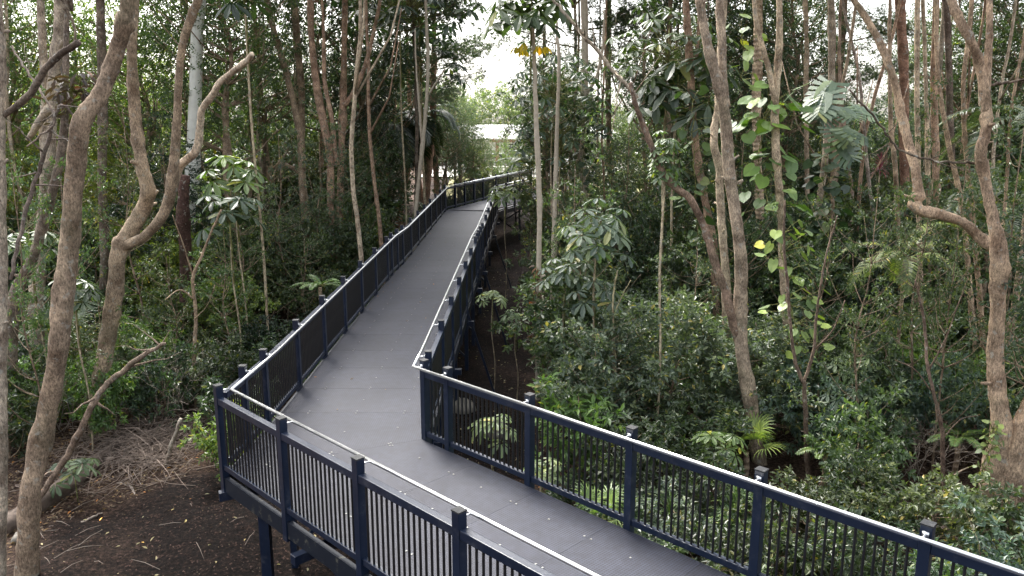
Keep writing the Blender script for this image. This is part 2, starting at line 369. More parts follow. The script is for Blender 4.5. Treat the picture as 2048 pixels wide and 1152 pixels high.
# shared plant kinds: [(foliage mesh, stem mesh)], local origin at the ground
PL = {'shrub': [], 'bigshrub': [], 'under': [], 'broad': [], 'tree': [], 'far': [], 'sparse': []}
for k in range(5):
    rng = np.random.default_rng(100+k)
    cl = ell(rng, 34, .85, .75, .85, .3); cl[:, 2] = np.maximum(cl[:, 2], .12)
    PL['shrub'].append((foliage_mesh('foliage', 200+k, cl, .27, 8, 8, .115, .052, 'oval'), limbs_mesh('stem', 210+k, cl, [(0, 0, -.1), (.03, 0, .4), (-.02, .04, .9), (.03, .02, 1.3)], .022, kmax=26, r1=.006)))
for k in range(4):
    rng = np.random.default_rng(120+k)
    cl = ell(rng, 80, 1.15, 1.5, 1.75, .3, .22); cl[:, 2] = np.maximum(cl[:, 2], .2)
    PL['bigshrub'].append((foliage_mesh('foliage', 220+k, cl, .32, 8, 8, .120, .054, 'oval'), limbs_mesh('stem', 230+k, cl, [(0, 0, -.1), (.06, 0, .8), (-.05, .06, 1.6), (.04, .02, 2.8)], .035, kmax=40, r1=.008)))
for k in range(3):                                          # loose, large leaved
    rng = np.random.default_rng(130+k)
    cl = ell(rng, 36, .95, 1.1, 1.25, .3, .25); cl[:, 2] = np.maximum(cl[:, 2], .15)
    PL['broad'].append((foliage_mesh('foliage', 240+k, cl, .30, 5, 7, .19, .075, 'oval', 'leaf_big'), limbs_mesh('stem', 250+k, cl, [(0, 0, -.1), (.03, .03, .6), (0, .04, 1.4), (.05, .02, 2.0)], .028, kmax=30, r1=.008)))
for k in range(5):                                          # slim understorey tree, 6 m
    rng = np.random.default_rng(140+k)
    cl = ell(rng, 100, 1.35, 2.9, 4.0, .25, .22); cl = cl[cl[:, 2] > .9]
    PL['under'].append((foliage_mesh('foliage', 260+k, cl, .36, 9, 8, .125, .056, 'diamond'), limbs_mesh('stem', 270+k, cl, [(0, 0, -.2), (.10, .0, 1.5), (-.08, .1, 3.2), (.05, .02, 4.6), (.1, 0, 6.3)], .055, kmax=50)))
for k in range(4):                                          # thin, see-through understorey tree
    rng = np.random.default_rng(180+k)
    cl = ell(rng, 52, 1.5, 3.0, 3.9, .2, .28); cl = cl[cl[:, 2] > .9]
    PL['sparse'].append((foliage_mesh('foliage', 310+k, cl, .34, 6, 7, .105, .046, 'oval'), limbs_mesh('stem', 320+k, cl, [(0, 0, -.2), (.12, .0, 1.5), (-.1, .12, 3.2), (.08, .02, 4.6), (.1, 0, 6.3)], .04, kmax=50)))
for k in range(4):                                          # crown of a canopy tree: radius 3 m, height 9 m from z=0
    rng = np.random.default_rng(160+k)
    cl = ell(rng, 190, 2.9, 4.3, 4.4, .3, .16)
    PL['tree'].append((foliage_mesh('crown', 280+k, cl, .60, 11, 8, .125, .058, 'diamond'), limbs_mesh('limb', 290+k, cl, [(0, 0, -.6), (.3, .1, 1.5), (-.2, .2, 3.5), (.25, .1, 5.5), (.2, 0, 8)], .11, kmax=60, r1=.02)))
for k in range(3):
    rng = np.random.default_rng(170+k)
    cl = ell(rng, 120, 3.4, 3.6, 4.2, .3, .14)
    PL['far'].append((foliage_mesh('crown', 300+k, cl, .8, 10, 7, .26, .13, 'diamond'), None))

LAND = []                                                   # landmarks used in labels: (phrase, x, y)
PLANTS = []                                                 # (thing, kind phrase) labelled at the end
GREENS = {'dark': (.044, .066, .037), 'deep': (.026, .045, .027), 'mid': (.064, .096, .045), 'olive': (.066, .086, .042), 'bright': (.095, .145, .042), 'lime': (.17, .21, .055), 'grey': (.085, .115, .088), 'pale': (.115, .145, .075)}  # lime: green with sun from behind painted into it
COLW = {'dark': 'dark green', 'deep': 'blackish green', 'mid': 'mid-green', 'olive': 'olive-green', 'bright': 'bright green', 'lime': 'yellow-green', 'grey': 'grey-green', 'pale': 'pale green'}
prng = random.Random(11)
def plant(kind, x, y, h=1.0, w=1.0, col='dark', z=None, rz=None, zoff=0):
    fm, lm = prng.choice(PL[kind]); nm = {'shrub': 'shrub', 'bigshrub': 'tall_shrub', 'broad': 'broadleaf_shrub', 'under': 'understorey_tree', 'sparse': 'understorey_tree'}[kind]
    z = float(gz(x, y)) if z is None else z
    o = empty(nm, (x, y, z+zoff), prng.uniform(0, 6.28) if rz is None else rz)
    g = GREENS[col]; j = prng.uniform(.8, 1.22); hue = prng.uniform(-.1, .1)
    c = (g[0]*j*(1+hue), g[1]*j, g[2]*j*(1-hue))
    child(fm, 'foliage', o, scale=(w, w, h), color=c); child(lm, 'trunk' if kind in ('under', 'sparse') else 'stem', o, scale=(w, w, h), color=(.17, .135, .10))
    ph = {'shrub': 'low bush', 'bigshrub': 'tall shrub', 'broad': 'broadleaf shrub', 'under': 'leafy young tree', 'sparse': 'airy young tree'}[kind]
    PLANTS.append([o, COLW[col]+' '+ph, {'under': 'tree', 'sparse': 'tree'}.get(kind, 'shrub'), x, y])
    return o
# ------------------------------------------------------------------ trees traced as trunk lines (image point, width in pixels) at a distance
TR = np.random.default_rng(77)
def line3(pts, d, dd=0.0, dtop=None):
    out = []; n = len(pts)
    for k, p in enumerate(pts):
        dist = d+(dtop-d)*k/(n-1) if dtop is not None else d
        dist += dd*math.sin(k*1.7+d)
        P_ = at(p[0], p[1], dist); out.append([*P_, p[2]*dist*.9/F/2])
    return np.array(out)
def to_ground(a, flare=1.35):
    p = a[0]; g = float(gz(p[0], p[1]))
    if p[2] > g-.1:
        dirn = a[0, :3]-a[1, :3]; dirn = dirn/abs(dirn[2]+1e-6)*1.0
        dz = p[2]-g+.25; st = []
        steps = max(1, int(dz/.7))
        for k in range(steps, 0, -1):
            f = k/steps; q = p[:3].copy(); q[2] -= dz*f; q[:2] += np.clip(dirn[:2], -.25, .25)*dz*f*.5
            st.append([*q, p[3]*(1+(flare-1)*f**2)])
        a = np.vstack([st, a])
    return a
def to_top(a, ztop, rng):
    p = a[-1]; dz = ztop-p[2]
    if dz > .5:
        dr = a[-1, :3]-a[-2, :3]; dr = dr/max(.3, abs(dr[2])); st = []
        n_ = max(2, int(dz/1.5)); q = p[:3].copy()
        for k in range(n_):
            q = q+np.array([dr[0]*(.7**(k+1)), dr[1]*(.7**(k+1)), 1])*dz/n_+np.append(rng.normal(0, .06, 2), 0); st.append([*q, p[3]*(1-.6*(k+1)/n_)])
        a = np.vstack([a, st])
    return a
def traced_tree(label, cat, main, d, limbs=(), col=(.20, .165, .125), mat='bark', crown=None, ztop=None, dd=.08, seg=14, name='tree', group=None, land=None, ground=True, rough=.06, crowncol='dark', dtop=None, flare=1.35):
    rng = np.random.default_rng(int(main[0][0]*7+main[0][1]) % 99991)
    a = line3(main, d, dd, dtop)
    if ground: a = to_ground(a, flare)
    if ztop: a = to_top(a, ztop, rng)
    s = curve(a, 7, rng, .004)
    org = (s[0, 0], s[0, 1], float(gz(s[0, 0], s[0, 1])) if ground else s[0, 2])
    o = empty(name, org, 0, label, cat, group)
    ii = np.arange(len(s))
    for kn in range(max(2, len(s)//9)):                       # knots and swellings
        s[:, 3] *= 1+rng.uniform(.06, .22)*np.exp(-((ii-rng.uniform(2, len(s)))/rng.uniform(.7, 1.6))**2)
    mb = MB().tube(s[:, :3]-org, np.maximum(s[:, 3], .004), seg, rough, rng)
    if d < 19 and s[0, 3] > .05:
        for kn in range(int(rng.integers(3, 7))):             # broken branch stubs
            p = s[rng.integers(len(s)//5, len(s)-2)]; az = rng.uniform(0, 6.28); dv = np.array([math.cos(az), math.sin(az), rng.uniform(.1, .9)]); L_ = p[3]*rng.uniform(1.3, 2.6); r_ = p[3]*rng.uniform(.18, .42)
            mb.tube([p[:3]-org, p[:3]-org+dv*p[3]*.9, p[:3]-org+dv*(p[3]*.9+L_*.6)], [r_*1.5, r_, r_*.7], 8, .1, rng)
    t = mb.build('trunk', M[mat], None, True, color=col); t.parent = o
    tips = [s[-1]]
    for li in limbs:
        pts, ld, top = li[0], li[1], li[2]
        b_ = line3(pts, d, 0.0, ld)
        if top: b_ = to_top(b_, top, rng); tips.append(b_[-1])
        s2 = curve(b_, 6, rng, .003)
        lb = MB().tube(s2[:, :3]-org, np.maximum(s2[:, 3], .003), max(6, seg-3), rough, rng).build('limb', M[li[3] if len(li) > 3 else mat], None, True, color=li[4] if len(li) > 4 else col); lb.parent = o
    if crown:
        for tp in tips:
            k = rng.integers(0, len(PL['tree'])); fm, lm = PL['tree'][k]
            g = GREENS[crowncol]; sc = crown*rng.uniform(.85, 1.15)
            sc *= .55; loc = (tp[0]-org[0], tp[1]-org[1], tp[2]-org[2]-1.6*sc); rz = rng.uniform(0, 6.28)
            child(fm, 'crown', o, loc, (sc, sc, sc), (0, 0, rz), g); child(lm, 'limb', o, loc, (sc, sc, sc), (0, 0, rz), col)
    if land: LAND.append((land, org[0], org[1]))
    return o
BR, PALE, RED, GREY, DK = (.21, .165, .125), (.33, .28, .22), (.22, .155, .115), (.24, .21, .175), (.10, .083, .07)
TZ = 13.0
TT = traced_tree
TT('thick brown rough-barked trunk bending right towards the top left of the photo', 'tree',
   [(55, 1150, 52), (60, 1000, 45), (82, 880, 42), (100, 800, 41), (118, 690, 41), (128, 580, 42), (140, 480, 41), (150, 350, 39), (162, 250, 38), (200, 190, 35), (225, 130, 31), (248, 50, 31), (258, -20, 31)], 9.9, col=(.19, .15, .115), crown=1.0, ztop=TZ, land='the thick bending trunk', seg=20, name='rainforest_tree')
TT('rough trunk cut off by the left edge of the photo, with a dark broken branch', 'tree',
   [(0, 1150, 26), (4, 900, 24), (0, 700, 26), (4, 520, 22), (2, 300, 18), (2, 100, 18), (-4, -20, 18)], 9.0,
   limbs=[([(0, 235, 14), (30, 215, 14), (62, 185, 15), (90, 140, 15), (120, 110, 14), (158, 84, 13)], 8.6, None, 'bark', DK), ([(150, 90, 6), (150, 60, 5), (138, 25, 5), (128, -10, 4)], 8.6, None)], col=GREY, crown=.9, ztop=12, land='the trunk at the left edge', name='rainforest_tree')
TT('forked brown tree with a pale broken bough reaching up to the right', 'tree',
   [(196, 880, 41), (200, 790, 39), (208, 720, 37), (222, 640, 33), (232, 560, 33), (238, 505, 36), (262, 460, 34), (285, 420, 33), (296, 380, 30), (285, 335, 27), (276, 280, 25), (268, 200, 23), (264, 110, 20), (266, 30, 20), (270, -20, 19)], 15.2,
   limbs=[([(232, 515, 24), (245, 494, 23), (285, 475, 22), (320, 440, 22), (338, 400, 23), (344, 365, 27), (350, 310, 20), (355, 220, 17), (360, 130, 16), (368, 80, 16), (388, 20, 18), (400, -20, 18)], 14.0, 12.5),
          ([(346, 368, 22), (362, 330, 18), (392, 302, 17), (400, 250, 16), (404, 220, 14), (425, 190, 14), (440, 165, 13), (470, 140, 13), (498, 118, 12), (504, 108, 10)], 13.6, None, 'bark_smooth', (.42, .36, .29))],
   col=(.20, .16, .12), crown=1.0, ztop=TZ, land='the forked tree', seg=18, name='rainforest_tree')
TT('double-stemmed grey tree behind the dark broken branch at upper left', 'tree',
   [(72, 620, 29), (78, 500, 29), (88, 420, 27), (96, 330, 29), (100, 250, 26), (108, 170, 26), (118, 80, 24), (120, -20, 22)], 18,
   limbs=[([(92, 330, 20), (88, 250, 20), (92, 190, 18), (85, 90, 16), (80, -20, 14)], 18.5, 13), ([(55, 280, 8), (75, 250, 16), (100, 215, 18)], 17.5, None)], col=GREY, crown=1.1, ztop=TZ, land='the double-stemmed grey tree', name='rainforest_tree')
TT('dark leaning trunk low at the left edge behind the edge tree', 'tree', [(20, 880, 36), (18, 760, 32), (22, 680, 30), (30, 590, 26), (55, 540, 22), (80, 470, 20)], 14.5, col=(.12, .10, .085), ztop=7.0, land='the low trunk at the left edge', name='rainforest_tree', crown=.55)
TT('straight dark trunk between the bending trunk and the forked tree', 'tree', [(205, 640, 20), (210, 520, 19), (204, 380, 19), (206, 230, 19), (203, 100, 18), (200, -20, 17)], 21, col=DK, crown=1.1, ztop=TZ, land='the straight dark trunk', name='rainforest_tree')
TT('white smooth-barked gum trunk at the top, left of centre', 'tree', [(372, 560, 26), (376, 460, 26), (386, 330, 26), (390, 200, 26), (394, 80, 26), (400, -20, 25)], 25, col=(.62, .62, .56), mat='gum', crown=1.2, ztop=15, land='the white gum', name='gum_tree')
TT('dark red-brown stringy trunk half hidden under the forked tree', 'tree', [(374, 640, 30), (372, 520, 28), (366, 430, 26), (370, 350, 20)], 20, col=(.05, .03, .026), name='rainforest_tree')
for (lab, pts, dist, lm_, c_) in [
  ('leaning pale brown trunk, leftmost of the trunk cluster left of the walkway', [(622, 520, 12), (606, 400, 14), (604, 300, 14), (588, 210, 13), (562, 110, 13), (545, 50, 12), (530, -20, 11)], 27, [], BR),
  ('straight brown trunk of the left cluster with a low side knee', [(620, 540, 14), (607, 400, 14), (602, 290, 16), (603, 190, 15), (595, 90, 14), (588, -20, 13)], 29, [([(604, 345, 9), (582, 335, 10), (563, 325, 9)], 28.6, None)], BR),
  ('tall pink-brown trunk curving right, middle of the left cluster', [(668, 560, 14), (662, 430, 14), (660, 320, 16), (642, 220, 17), (630, 150, 15), (622, 60, 13), (621, -20, 12)], 26, [([(672, 330, 9), (664, 240, 10), (650, 170, 9), (648, 110, 8)], 26, 10)], (.235, .165, .125)),
  ('upright pink-brown trunk with an arching branch, right of the left cluster', [(686, 560, 15), (680, 430, 14), (682, 320, 14), (686, 220, 15), (688, 120, 12), (690, -20, 12)], 27, [([(690, 212, 10), (712, 175, 10), (734, 120, 9), (748, 60, 8), (760, 0, 7)], 26.5, 11)], (.235, .165, .125)),
  ('thin brown trunk far left of the cluster by the shrubs', [(495, 600, 8), (490, 480, 8), (505, 330, 9), (500, 200, 8), (510, 60, 8), (508, -20, 8)], 30, [], BR)]:
    TT(lab, 'tree', pts, dist, limbs=lm_, col=c_, crown=1.1, ztop=TZ, name='rainforest_tree', land='the cluster left of the walkway' if 'middle' in lab else None)
for q, (px, w_, lean, dist, lab) in enumerate([(812, 15, 12, 38, 'papery red-brown trunk leaning right behind the left railing, leftmost of its clump'), (836, 12, -10, 39, 'thin papery trunk leaning left, second in the red-brown clump'), (856, 17, 6, 38, 'stout papery red-brown trunk beside the slender pale tree'), (872, 13, -4, 40, 'rightmost papery trunk of the red-brown clump by the bend'), (775, 10, 8, 41, 'faint red-brown trunk in shade left of the papery clump'), (742, 10, -6, 40, 'shaded brown trunk behind the middle of the left railing')]):
    TT(lab, 'tree', [(px-lean, 420, w_), (px, 350, w_), (px+lean, 290, w_*.85), (px+lean*1.6, 230, w_*.8), (px+lean*1.8, 170, w_*.7)], dist, col=(.24, .155, .115), crown=.8, ztop=11, name='paperbark_tree', crowncol='deep')
TT('slender pale forked sapling rising beside the left railing before the bend', 'tree', [(833, 405, 9), (843, 310, 8), (852, 215, 8), (856, 120, 7), (853, 50, 6), (850, -20, 6)], 27,
   limbs=[([(845, 300, 5), (838, 210, 5), (832, 130, 4), (830, 60, 4)], 27, None), ([(856, 190, 5), (872, 165, 4), (890, 138, 4)], 27, None)], col=(.36, .32, .25), mat='cream', land='the slender pale forked sapling', name='sapling', seg=8, ztop=9)
TT('tall slender cream trunk standing right of the walkway, in front of the other poles', 'tree', [(1076, 790, 13), (1077, 650, 12), (1078, 520, 12), (1079, 400, 11), (1073, 260, 10), (1070, 160, 9), (1066, 60, 7), (1065, 20, 5)], 17.5, col=(.34, .30, .235), mat='cream', land='the tall slender cream trunk', name='umbrella_tree_pole', seg=10, dd=.02, flare=1.1)
TT('short slender cream trunk behind the tall one right of the walkway', 'tree', [(1107, 550, 12), (1109, 450, 11), (1111, 360, 10), (1113, 290, 9), (1116, 200, 8), (1118, 120, 7)], 22, col=(.34, .29, .22), mat='cream', land='the short slender cream trunk', name='sapling', seg=8, ztop=8)
TT('pale brown trunk curving past the sky gap right of the walkway', 'tree', [(1160, 500, 15), (1168, 410, 14), (1166, 350, 14), (1162, 290, 14), (1168, 200, 15), (1170, 100, 14), (1168, -20, 13)], 26, limbs=[([(1165, 200, 7), (1190, 160, 6), (1205, 100, 6), (1210, 20, 6)], 26, None)], mat='cream', col=(.27, .22, .165), crown=1.0, ztop=13, land='the sky gap trunk', name='rainforest_tree')
TT('reddish trunk in shade between the cream poles', 'tree', [(1090, 520, 12), (1088, 420, 12), (1090, 330, 12), (1092, 240, 10), (1090, 140, 9)], 30, col=RED, name='rainforest_tree', crown=.7, ztop=10)
TT('dark leaning trunk on the right meeting the forked tree at its foot', 'tree', [(1484, 700, 20), (1470, 660, 20), (1452, 590, 19), (1425, 510, 17), (1408, 455, 16), (1382, 400, 16), (1345, 370, 15), (1318, 330, 13), (1290, 260, 12), (1270, 205, 10), (1260, 165, 8)], 13.8, col=(.13, .095, .075), ground=False, name='tree_bough', land='the dark leaning bough')
TT('tall grey-brown trunk with a swaying line standing behind the right railing', 'tree', [(1524, 960, 36), (1512, 880, 32), (1500, 800, 31), (1484, 700, 30), (1480, 620, 28), (1483, 540, 28), (1474, 450, 26), (1458, 340, 25), (1452, 250, 25), (1440, 180, 23), (1420, 110, 20), (1405, 40, 18), (1398, -20, 18)], 13.8,
   limbs=[([(1452, 215, 20), (1446, 160, 20), (1444, 90, 18), (1440, 30, 18), (1438, -20, 17)], 14.2, 12)], col=(.20, .165, .13), crown=1.0, ztop=12, land='the swaying trunk', seg=18, name='rainforest_tree')
TT('bow-shaped smooth trunk just behind the swaying trunk', 'tree', [(1452, 560, 18), (1445, 470, 18), (1440, 390, 17), (1438, 330, 17), (1428, 290, 16), (1430, 250, 15), (1437, 200, 14), (1440, 120, 14)], 16.5, col=(.28, .235, .18), ztop=11, name='rainforest_tree', crown=.7)
TT('reddish-brown trunk left of the swaying trunk among the vines', 'tree', [(1432, 600, 16), (1428, 500, 16), (1410, 400, 16), (1392, 300, 16), (1384, 200, 15), (1378, 100, 14), (1371, -20, 13)], 20, limbs=[([(1390, 140, 8), (1396, 80, 7), (1399, -20, 7)], 20, 11)], col=(.24, .17, .13), crown=1.0, ztop=TZ, land='the reddish trunk', name='rainforest_tree')
TT('pale double trunk, straight, hung with lime climbing leaves', 'tree', [(1578, 700, 15), (1568, 600, 15), (1564, 500, 15), (1560, 400, 16), (1553, 310, 17), (1550, 220, 17), (1556, 130, 15), (1559, 60, 13), (1558, -20, 12)], 17, limbs=[([(1551, 215, 12), (1540, 150, 12), (1524, 90, 11), (1512, 40, 10), (1508, -20, 9)], 17, 11)], col=(.30, .25, .19), crown=.9, ztop=12, land='the pale double trunk', name='rainforest_tree')
TT('ringed palm-like trunk at the top behind the double trunk', 'palm', [(1520, 420, 18), (1514, 300, 18), (1513, 200, 18), (1516, 100, 18), (1517, -20, 17)], 24, col=(.30, .24, .18), mat='bark_ring', name='ringed_palm', ztop=11)
TT('thin straight trunk right of the pale double trunk', 'tree', [(1616, 460, 10), (1614, 330, 10), (1612, 200, 10), (1613, 80, 9), (1610, -20, 9)], 25, col=(.26, .21, .16), crown=.8, ztop=12, name='rainforest_tree')
TT('grey trunk that carries the big split-leaf climber', 'tree', [(1640, 560, 12), (1636, 440, 13), (1650, 320, 14), (1660, 200, 14), (1664, 90, 14), (1661, -20, 13)], 21, col=(.22, .185, .15), crown=.9, ztop=12, land='the split-leaf climber', name='rainforest_tree')
TT('leaning brown trunk with a fat knobbly bough joining the big right tree', 'tree', [(1985, 495, 26), (1955, 470, 22), (1925, 445, 21), (1885, 430, 22), (1845, 422, 24), (1828, 405, 26), (1836, 385, 22), (1828, 330, 19), (1810, 260, 18), (1796, 200, 17), (1782, 140, 15), (1752, 70, 14), (1705, -5, 12), (1690, -30, 12)], 12.6, dtop=14.0, col=(.25, .19, .14), ground=False, crown=.8, ztop=11, name='tree_bough', seg=14, rough=.12)
TT('big flared tree at the right edge with twin stems and a crooked trunk', 'tree', [(1988, 1100, 126), (1992, 1030, 84), (1996, 950, 60), (2003, 860, 45), (1994, 780, 37), (1990, 690, 32), (1996, 600, 32), (1998, 510, 34), (1985, 430, 24), (1968, 350, 22), (1962, 300, 22), (1973, 255, 22), (1972, 210, 20), (1960, 130, 18), (1940, 80, 18), (1915, 30, 18), (1895, -20, 17)], 11.7,
   limbs=[([(1970, 230, 15), (1974, 160, 15), (1978, 90, 14), (1979, 20, 13), (1980, -20, 12)], 11.9, 11), ([(2000, 1040, 110), (2024, 960, 84), (2050, 880, 70), (2085, 790, 60), (2120, 680, 50), (2140, 560, 44)], 11.3, 10)], col=(.23, .175, .13), crown=1.0, ztop=12, land='the big flared tree', seg=22, name='rainforest_tree', rough=.08, flare=1.0)
for (lab, pts, dist, c_) in [
  ('slim trunk of three rising from one foot left of the big flared tree, leftmost', [(1962, 830, 13), (1950, 700, 12), (1938, 560, 12), (1925, 420, 11), (1900, 300, 10)], 16.5, (.27, .205, .15)),
  ('middle slim trunk of the three beside the big flared tree', [(1968, 830, 13), (1966, 700, 12), (1958, 580, 12), (1948, 460, 11), (1935, 330, 10)], 16.7, (.27, .205, .15)),
  ('rightmost slim trunk of the three beside the big flared tree', [(1975, 835, 11), (1984, 720, 10), (1988, 600, 9), (1992, 560, 8)], 16.2, (.27, .205, .15)),
  ('straight grey trunk in the row right of centre-right, leftmost', [(1800, 560, 10), (1795, 420, 10), (1790, 330, 10), (1782, 250, 9)], 20, (.24, .185, .14)),
  ('thick red-brown upright trunk behind the leaning bough tree', [(1812, 600, 18), (1812, 450, 18), (1808, 300, 20), (1808, 160, 20), (1802, 40, 18), (1800, -20, 18)], 25, (.19, .115, .085)),
  ('pale straight trunk of the right-hand row, left of the pair', [(1848, 740, 11), (1842, 600, 11), (1838, 450, 11), (1836, 300, 11), (1834, 150, 10), (1836, -20, 10)], 18, (.28, .225, .17)),
  ('thin pale trunk of the right-hand row, right of the pair', [(1862, 640, 9), (1858, 500, 9), (1856, 340, 9), (1852, 180, 8), (1846, -20, 8)], 20, (.28, .225, .17)),
  ('brown trunk behind the fat knobbly bough', [(1880, 620, 16), (1876, 480, 16), (1872, 330, 15), (1868, 180, 14), (1872, -20, 13)], 23, (.24, .165, .12)),
  ('dark trunk before the bright sky at upper right', [(1908, 560, 14), (1905, 400, 14), (1900, 240, 14), (1896, 80, 13), (1890, -20, 13)], 26, (.12, .095, .08)),
  ('thin trunk close to the top left edge of the white sky patch', [(1770, 560, 8), (1742, 400, 7), (1728, 260, 7), (1716, 140, 6), (1690, 30, 5), (1685, -20, 5)], 22, (.20, .17, .15)),
  ('grey trunk deep behind the dark leaning bough', [(1330, 560, 9), (1325, 400, 9), (1318, 250, 9), (1312, 100, 8), (1310, -20, 8)], 32, (.16, .13, .11)),
  ('brown trunk in the shade right of the sky gap', [(1230, 560, 12), (1222, 420, 12), (1218, 280, 12), (1216, 140, 12), (1218, -20, 11)], 33, (.15, .12, .10)),
  ('thin crooked trunk low in the right-hand wood', [(1700, 640, 9), (1694, 520, 9), (1704, 400, 8), (1690, 280, 8)], 24, (.2, .15, .12))]:
    TT(lab, 'tree', pts, dist, col=c_, crown=.8, ztop=11.5, name='rainforest_tree', seg=10)
TT('forked dark sapling in front of the right-hand shrubs', 'sapling', [(1618, 970, 12), (1613, 880, 11), (1609, 780, 10), (1606, 760, 10)], 13, limbs=[([(1606, 765, 9), (1590, 720, 8), (1580, 640, 7), (1574, 560, 7), (1568, 480, 5), (1570, 400, 4)], 13, None), ([(1608, 765, 8), (1628, 700, 7), (1632, 640, 6), (1640, 580, 5), (1655, 500, 4), (1675, 430, 3)], 13, None), ([(1628, 700, 4), (1665, 660, 3), (1690, 600, 2)], 13, None)], col=(.10, .075, .06), land='the forked dark sapling', name='sapling', seg=8)
TT('leaning dark sapling with bare twigs near the right end of the railing', 'sapling', [(1893, 1040, 11), (1886, 940, 10), (1884, 860, 9), (1868, 790, 8), (1855, 730, 7), (1848, 640, 6), (1830, 560, 4)], 12, limbs=[([(1868, 790, 4), (1830, 740, 3), (1790, 720, 2)], 11.6, None), ([(1858, 740, 4), (1890, 680, 3), (1920, 600, 2), (1935, 560, 2)], 11.6, None), ([(1884, 880, 3), (1920, 840, 2), (1960, 830, 2)], 12, None)], col=(.11, .08, .065), land='the leaning dark sapling', name='sapling', seg=8)
TT('thin bare sapling at the left, behind the brush pile', 'sapling', [(392, 790, 9), (388, 720, 8), (392, 640, 8), (388, 590, 7), (386, 555, 7), (402, 515, 6), (420, 470, 5), (442, 420, 4)], 17, limbs=[([(390, 600, 4), (360, 580, 3), (330, 600, 2)], 16.5, None), ([(388, 640, 3), (415, 610, 2), (430, 570, 2)], 16.5, None), ([(388, 560, 4), (370, 500, 3), (345, 430, 2)], 16.5, None)], col=(.22, .17, .125), name='sapling', seg=8, land='the bare sapling')
TT('yellowish stem of a shrub sapling behind the middle of the right railing', 'sapling', [(1240, 860, 7), (1232, 760, 6), (1228, 680, 5), (1226, 600, 4), (1235, 540, 3)], 14.5, limbs=[([(1231, 720, 3), (1200, 700, 2), (1180, 690, 2)], 14.3, None), ([(1240, 800, 3), (1270, 790, 2), (1300, 785, 2)], 14.3, None), ([(1228, 630, 3), (1245, 590, 2), (1262, 560, 2)], 14.3, None)], col=(.30, .27, .17), mat='bark_smooth', name='sapling', seg=8, land='the yellowish sapling')

# hanging bare twigs / thin branches in the gap and upper right
def branch(label, pts, d, col, name='bare_branch', mat='bark_smooth', fork=6, seed=1, land=None):
    rng = np.random.default_rng(seed); a = line3(pts, d, .1); s = curve(a, 7, rng, .01)
    org = s[0, :3].copy(); mb = MB().tube(s[:, :3]-org, np.maximum(s[:, 3], .003), 7, .06, rng)
    for k in range(fork):
        i_ = rng.integers(len(s)//4, len(s)-1); p = s[i_]; dr = nrm(s[min(i_+1, len(s)-1), :3]-s[i_-1, :3]+rng.normal(0, .6, 3)); L_ = rng.uniform(.3, .9)*min(1.6, d/12)
        q = np.array([np.append(p[:3]+dr*L_*t+np.array([0, 0, .12*L_*t*t])+rng.normal(0, .03, 3)*t, max(.003, p[3]*.55*(1-t))) for t in np.linspace(0, 1, 5)])
        mb.tube(q[:, :3]-org, q[:, 3], 5)
    o = mb.build(name, M[mat], None, True, color=col); o.location = [float(q) for q in org]
    tag(o, label, 'branch'); return o
branch('long thin grey branch arching through the sky gap to the dark leaning bough', [(1100, -10, 5), (1140, 40, 7), (1190, 95, 8), (1230, 145, 8), (1275, 195, 7)], 16, (.26, .23, .19), seed=3, fork=9)
branch('leaning fallen limb propped against the bending trunk at lower left', [(60, 1030, 14), (85, 985, 14), (130, 920, 15), (165, 850, 15), (200, 785, 14), (240, 745, 13), (290, 708, 11), (330, 688, 7)], 11.6, (.17, .135, .11), name='fallen_branch', mat='bark', seed=5, fork=7)
branch('grey broken pole leaning in the brush pile', [(325, 945, 9), (342, 895, 9), (362, 838, 8)], 14, (.26, .24, .21), name='fallen_branch', seed=6, fork=0)
branch('pale dead limb lying on the bank below the big flared tree', [(1810, 1020, 7), (1850, 1005, 7), (1880, 985, 6), (1905, 955, 5), (1935, 935, 3)], 12.6, (.30, .25, .20), name='fallen_branch', seed=8, fork=2)
branch('bent grey stick hanging off the dead twigs at upper left', [(55, 290, 4), (110, 240, 4), (60, 150, 5), (20, 90, 4)], 9.6, (.22, .19, .17), seed=9, fork=3)
branch('thin dark branch running through twigs at the left edge', [(20, 560, 8), (50, 430, 9), (80, 330, 9), (105, 250, 8), (125, 210, 6), (160, 250, 5)], 11.5, (.13, .11, .10), seed=12, fork=10, mat='bark')
branch('thin dark bough crossing in front of the right-hand row of trunks', [(1700, 180, 4), (1760, 250, 5), (1800, 300, 5), (1860, 320, 5), (1935, 325, 6), (1965, 328, 7)], 11.8, (.09, .075, .06), seed=15, fork=8, mat='bark')
branch('short side branch reaching right from the crooked trunk at upper right', [(1975, 170, 6), (2010, 165, 6), (2048, 160, 5), (2090, 150, 4)], 11.9, (.10, .08, .065), seed=16, fork=5, mat='bark')
branch('arched pale vine stem on the bare bank right of the walkway', [(1085, 590, 3), (1092, 610, 4), (1104, 618, 3)], 16, (.40, .37, .30), seed=17, fork=0)
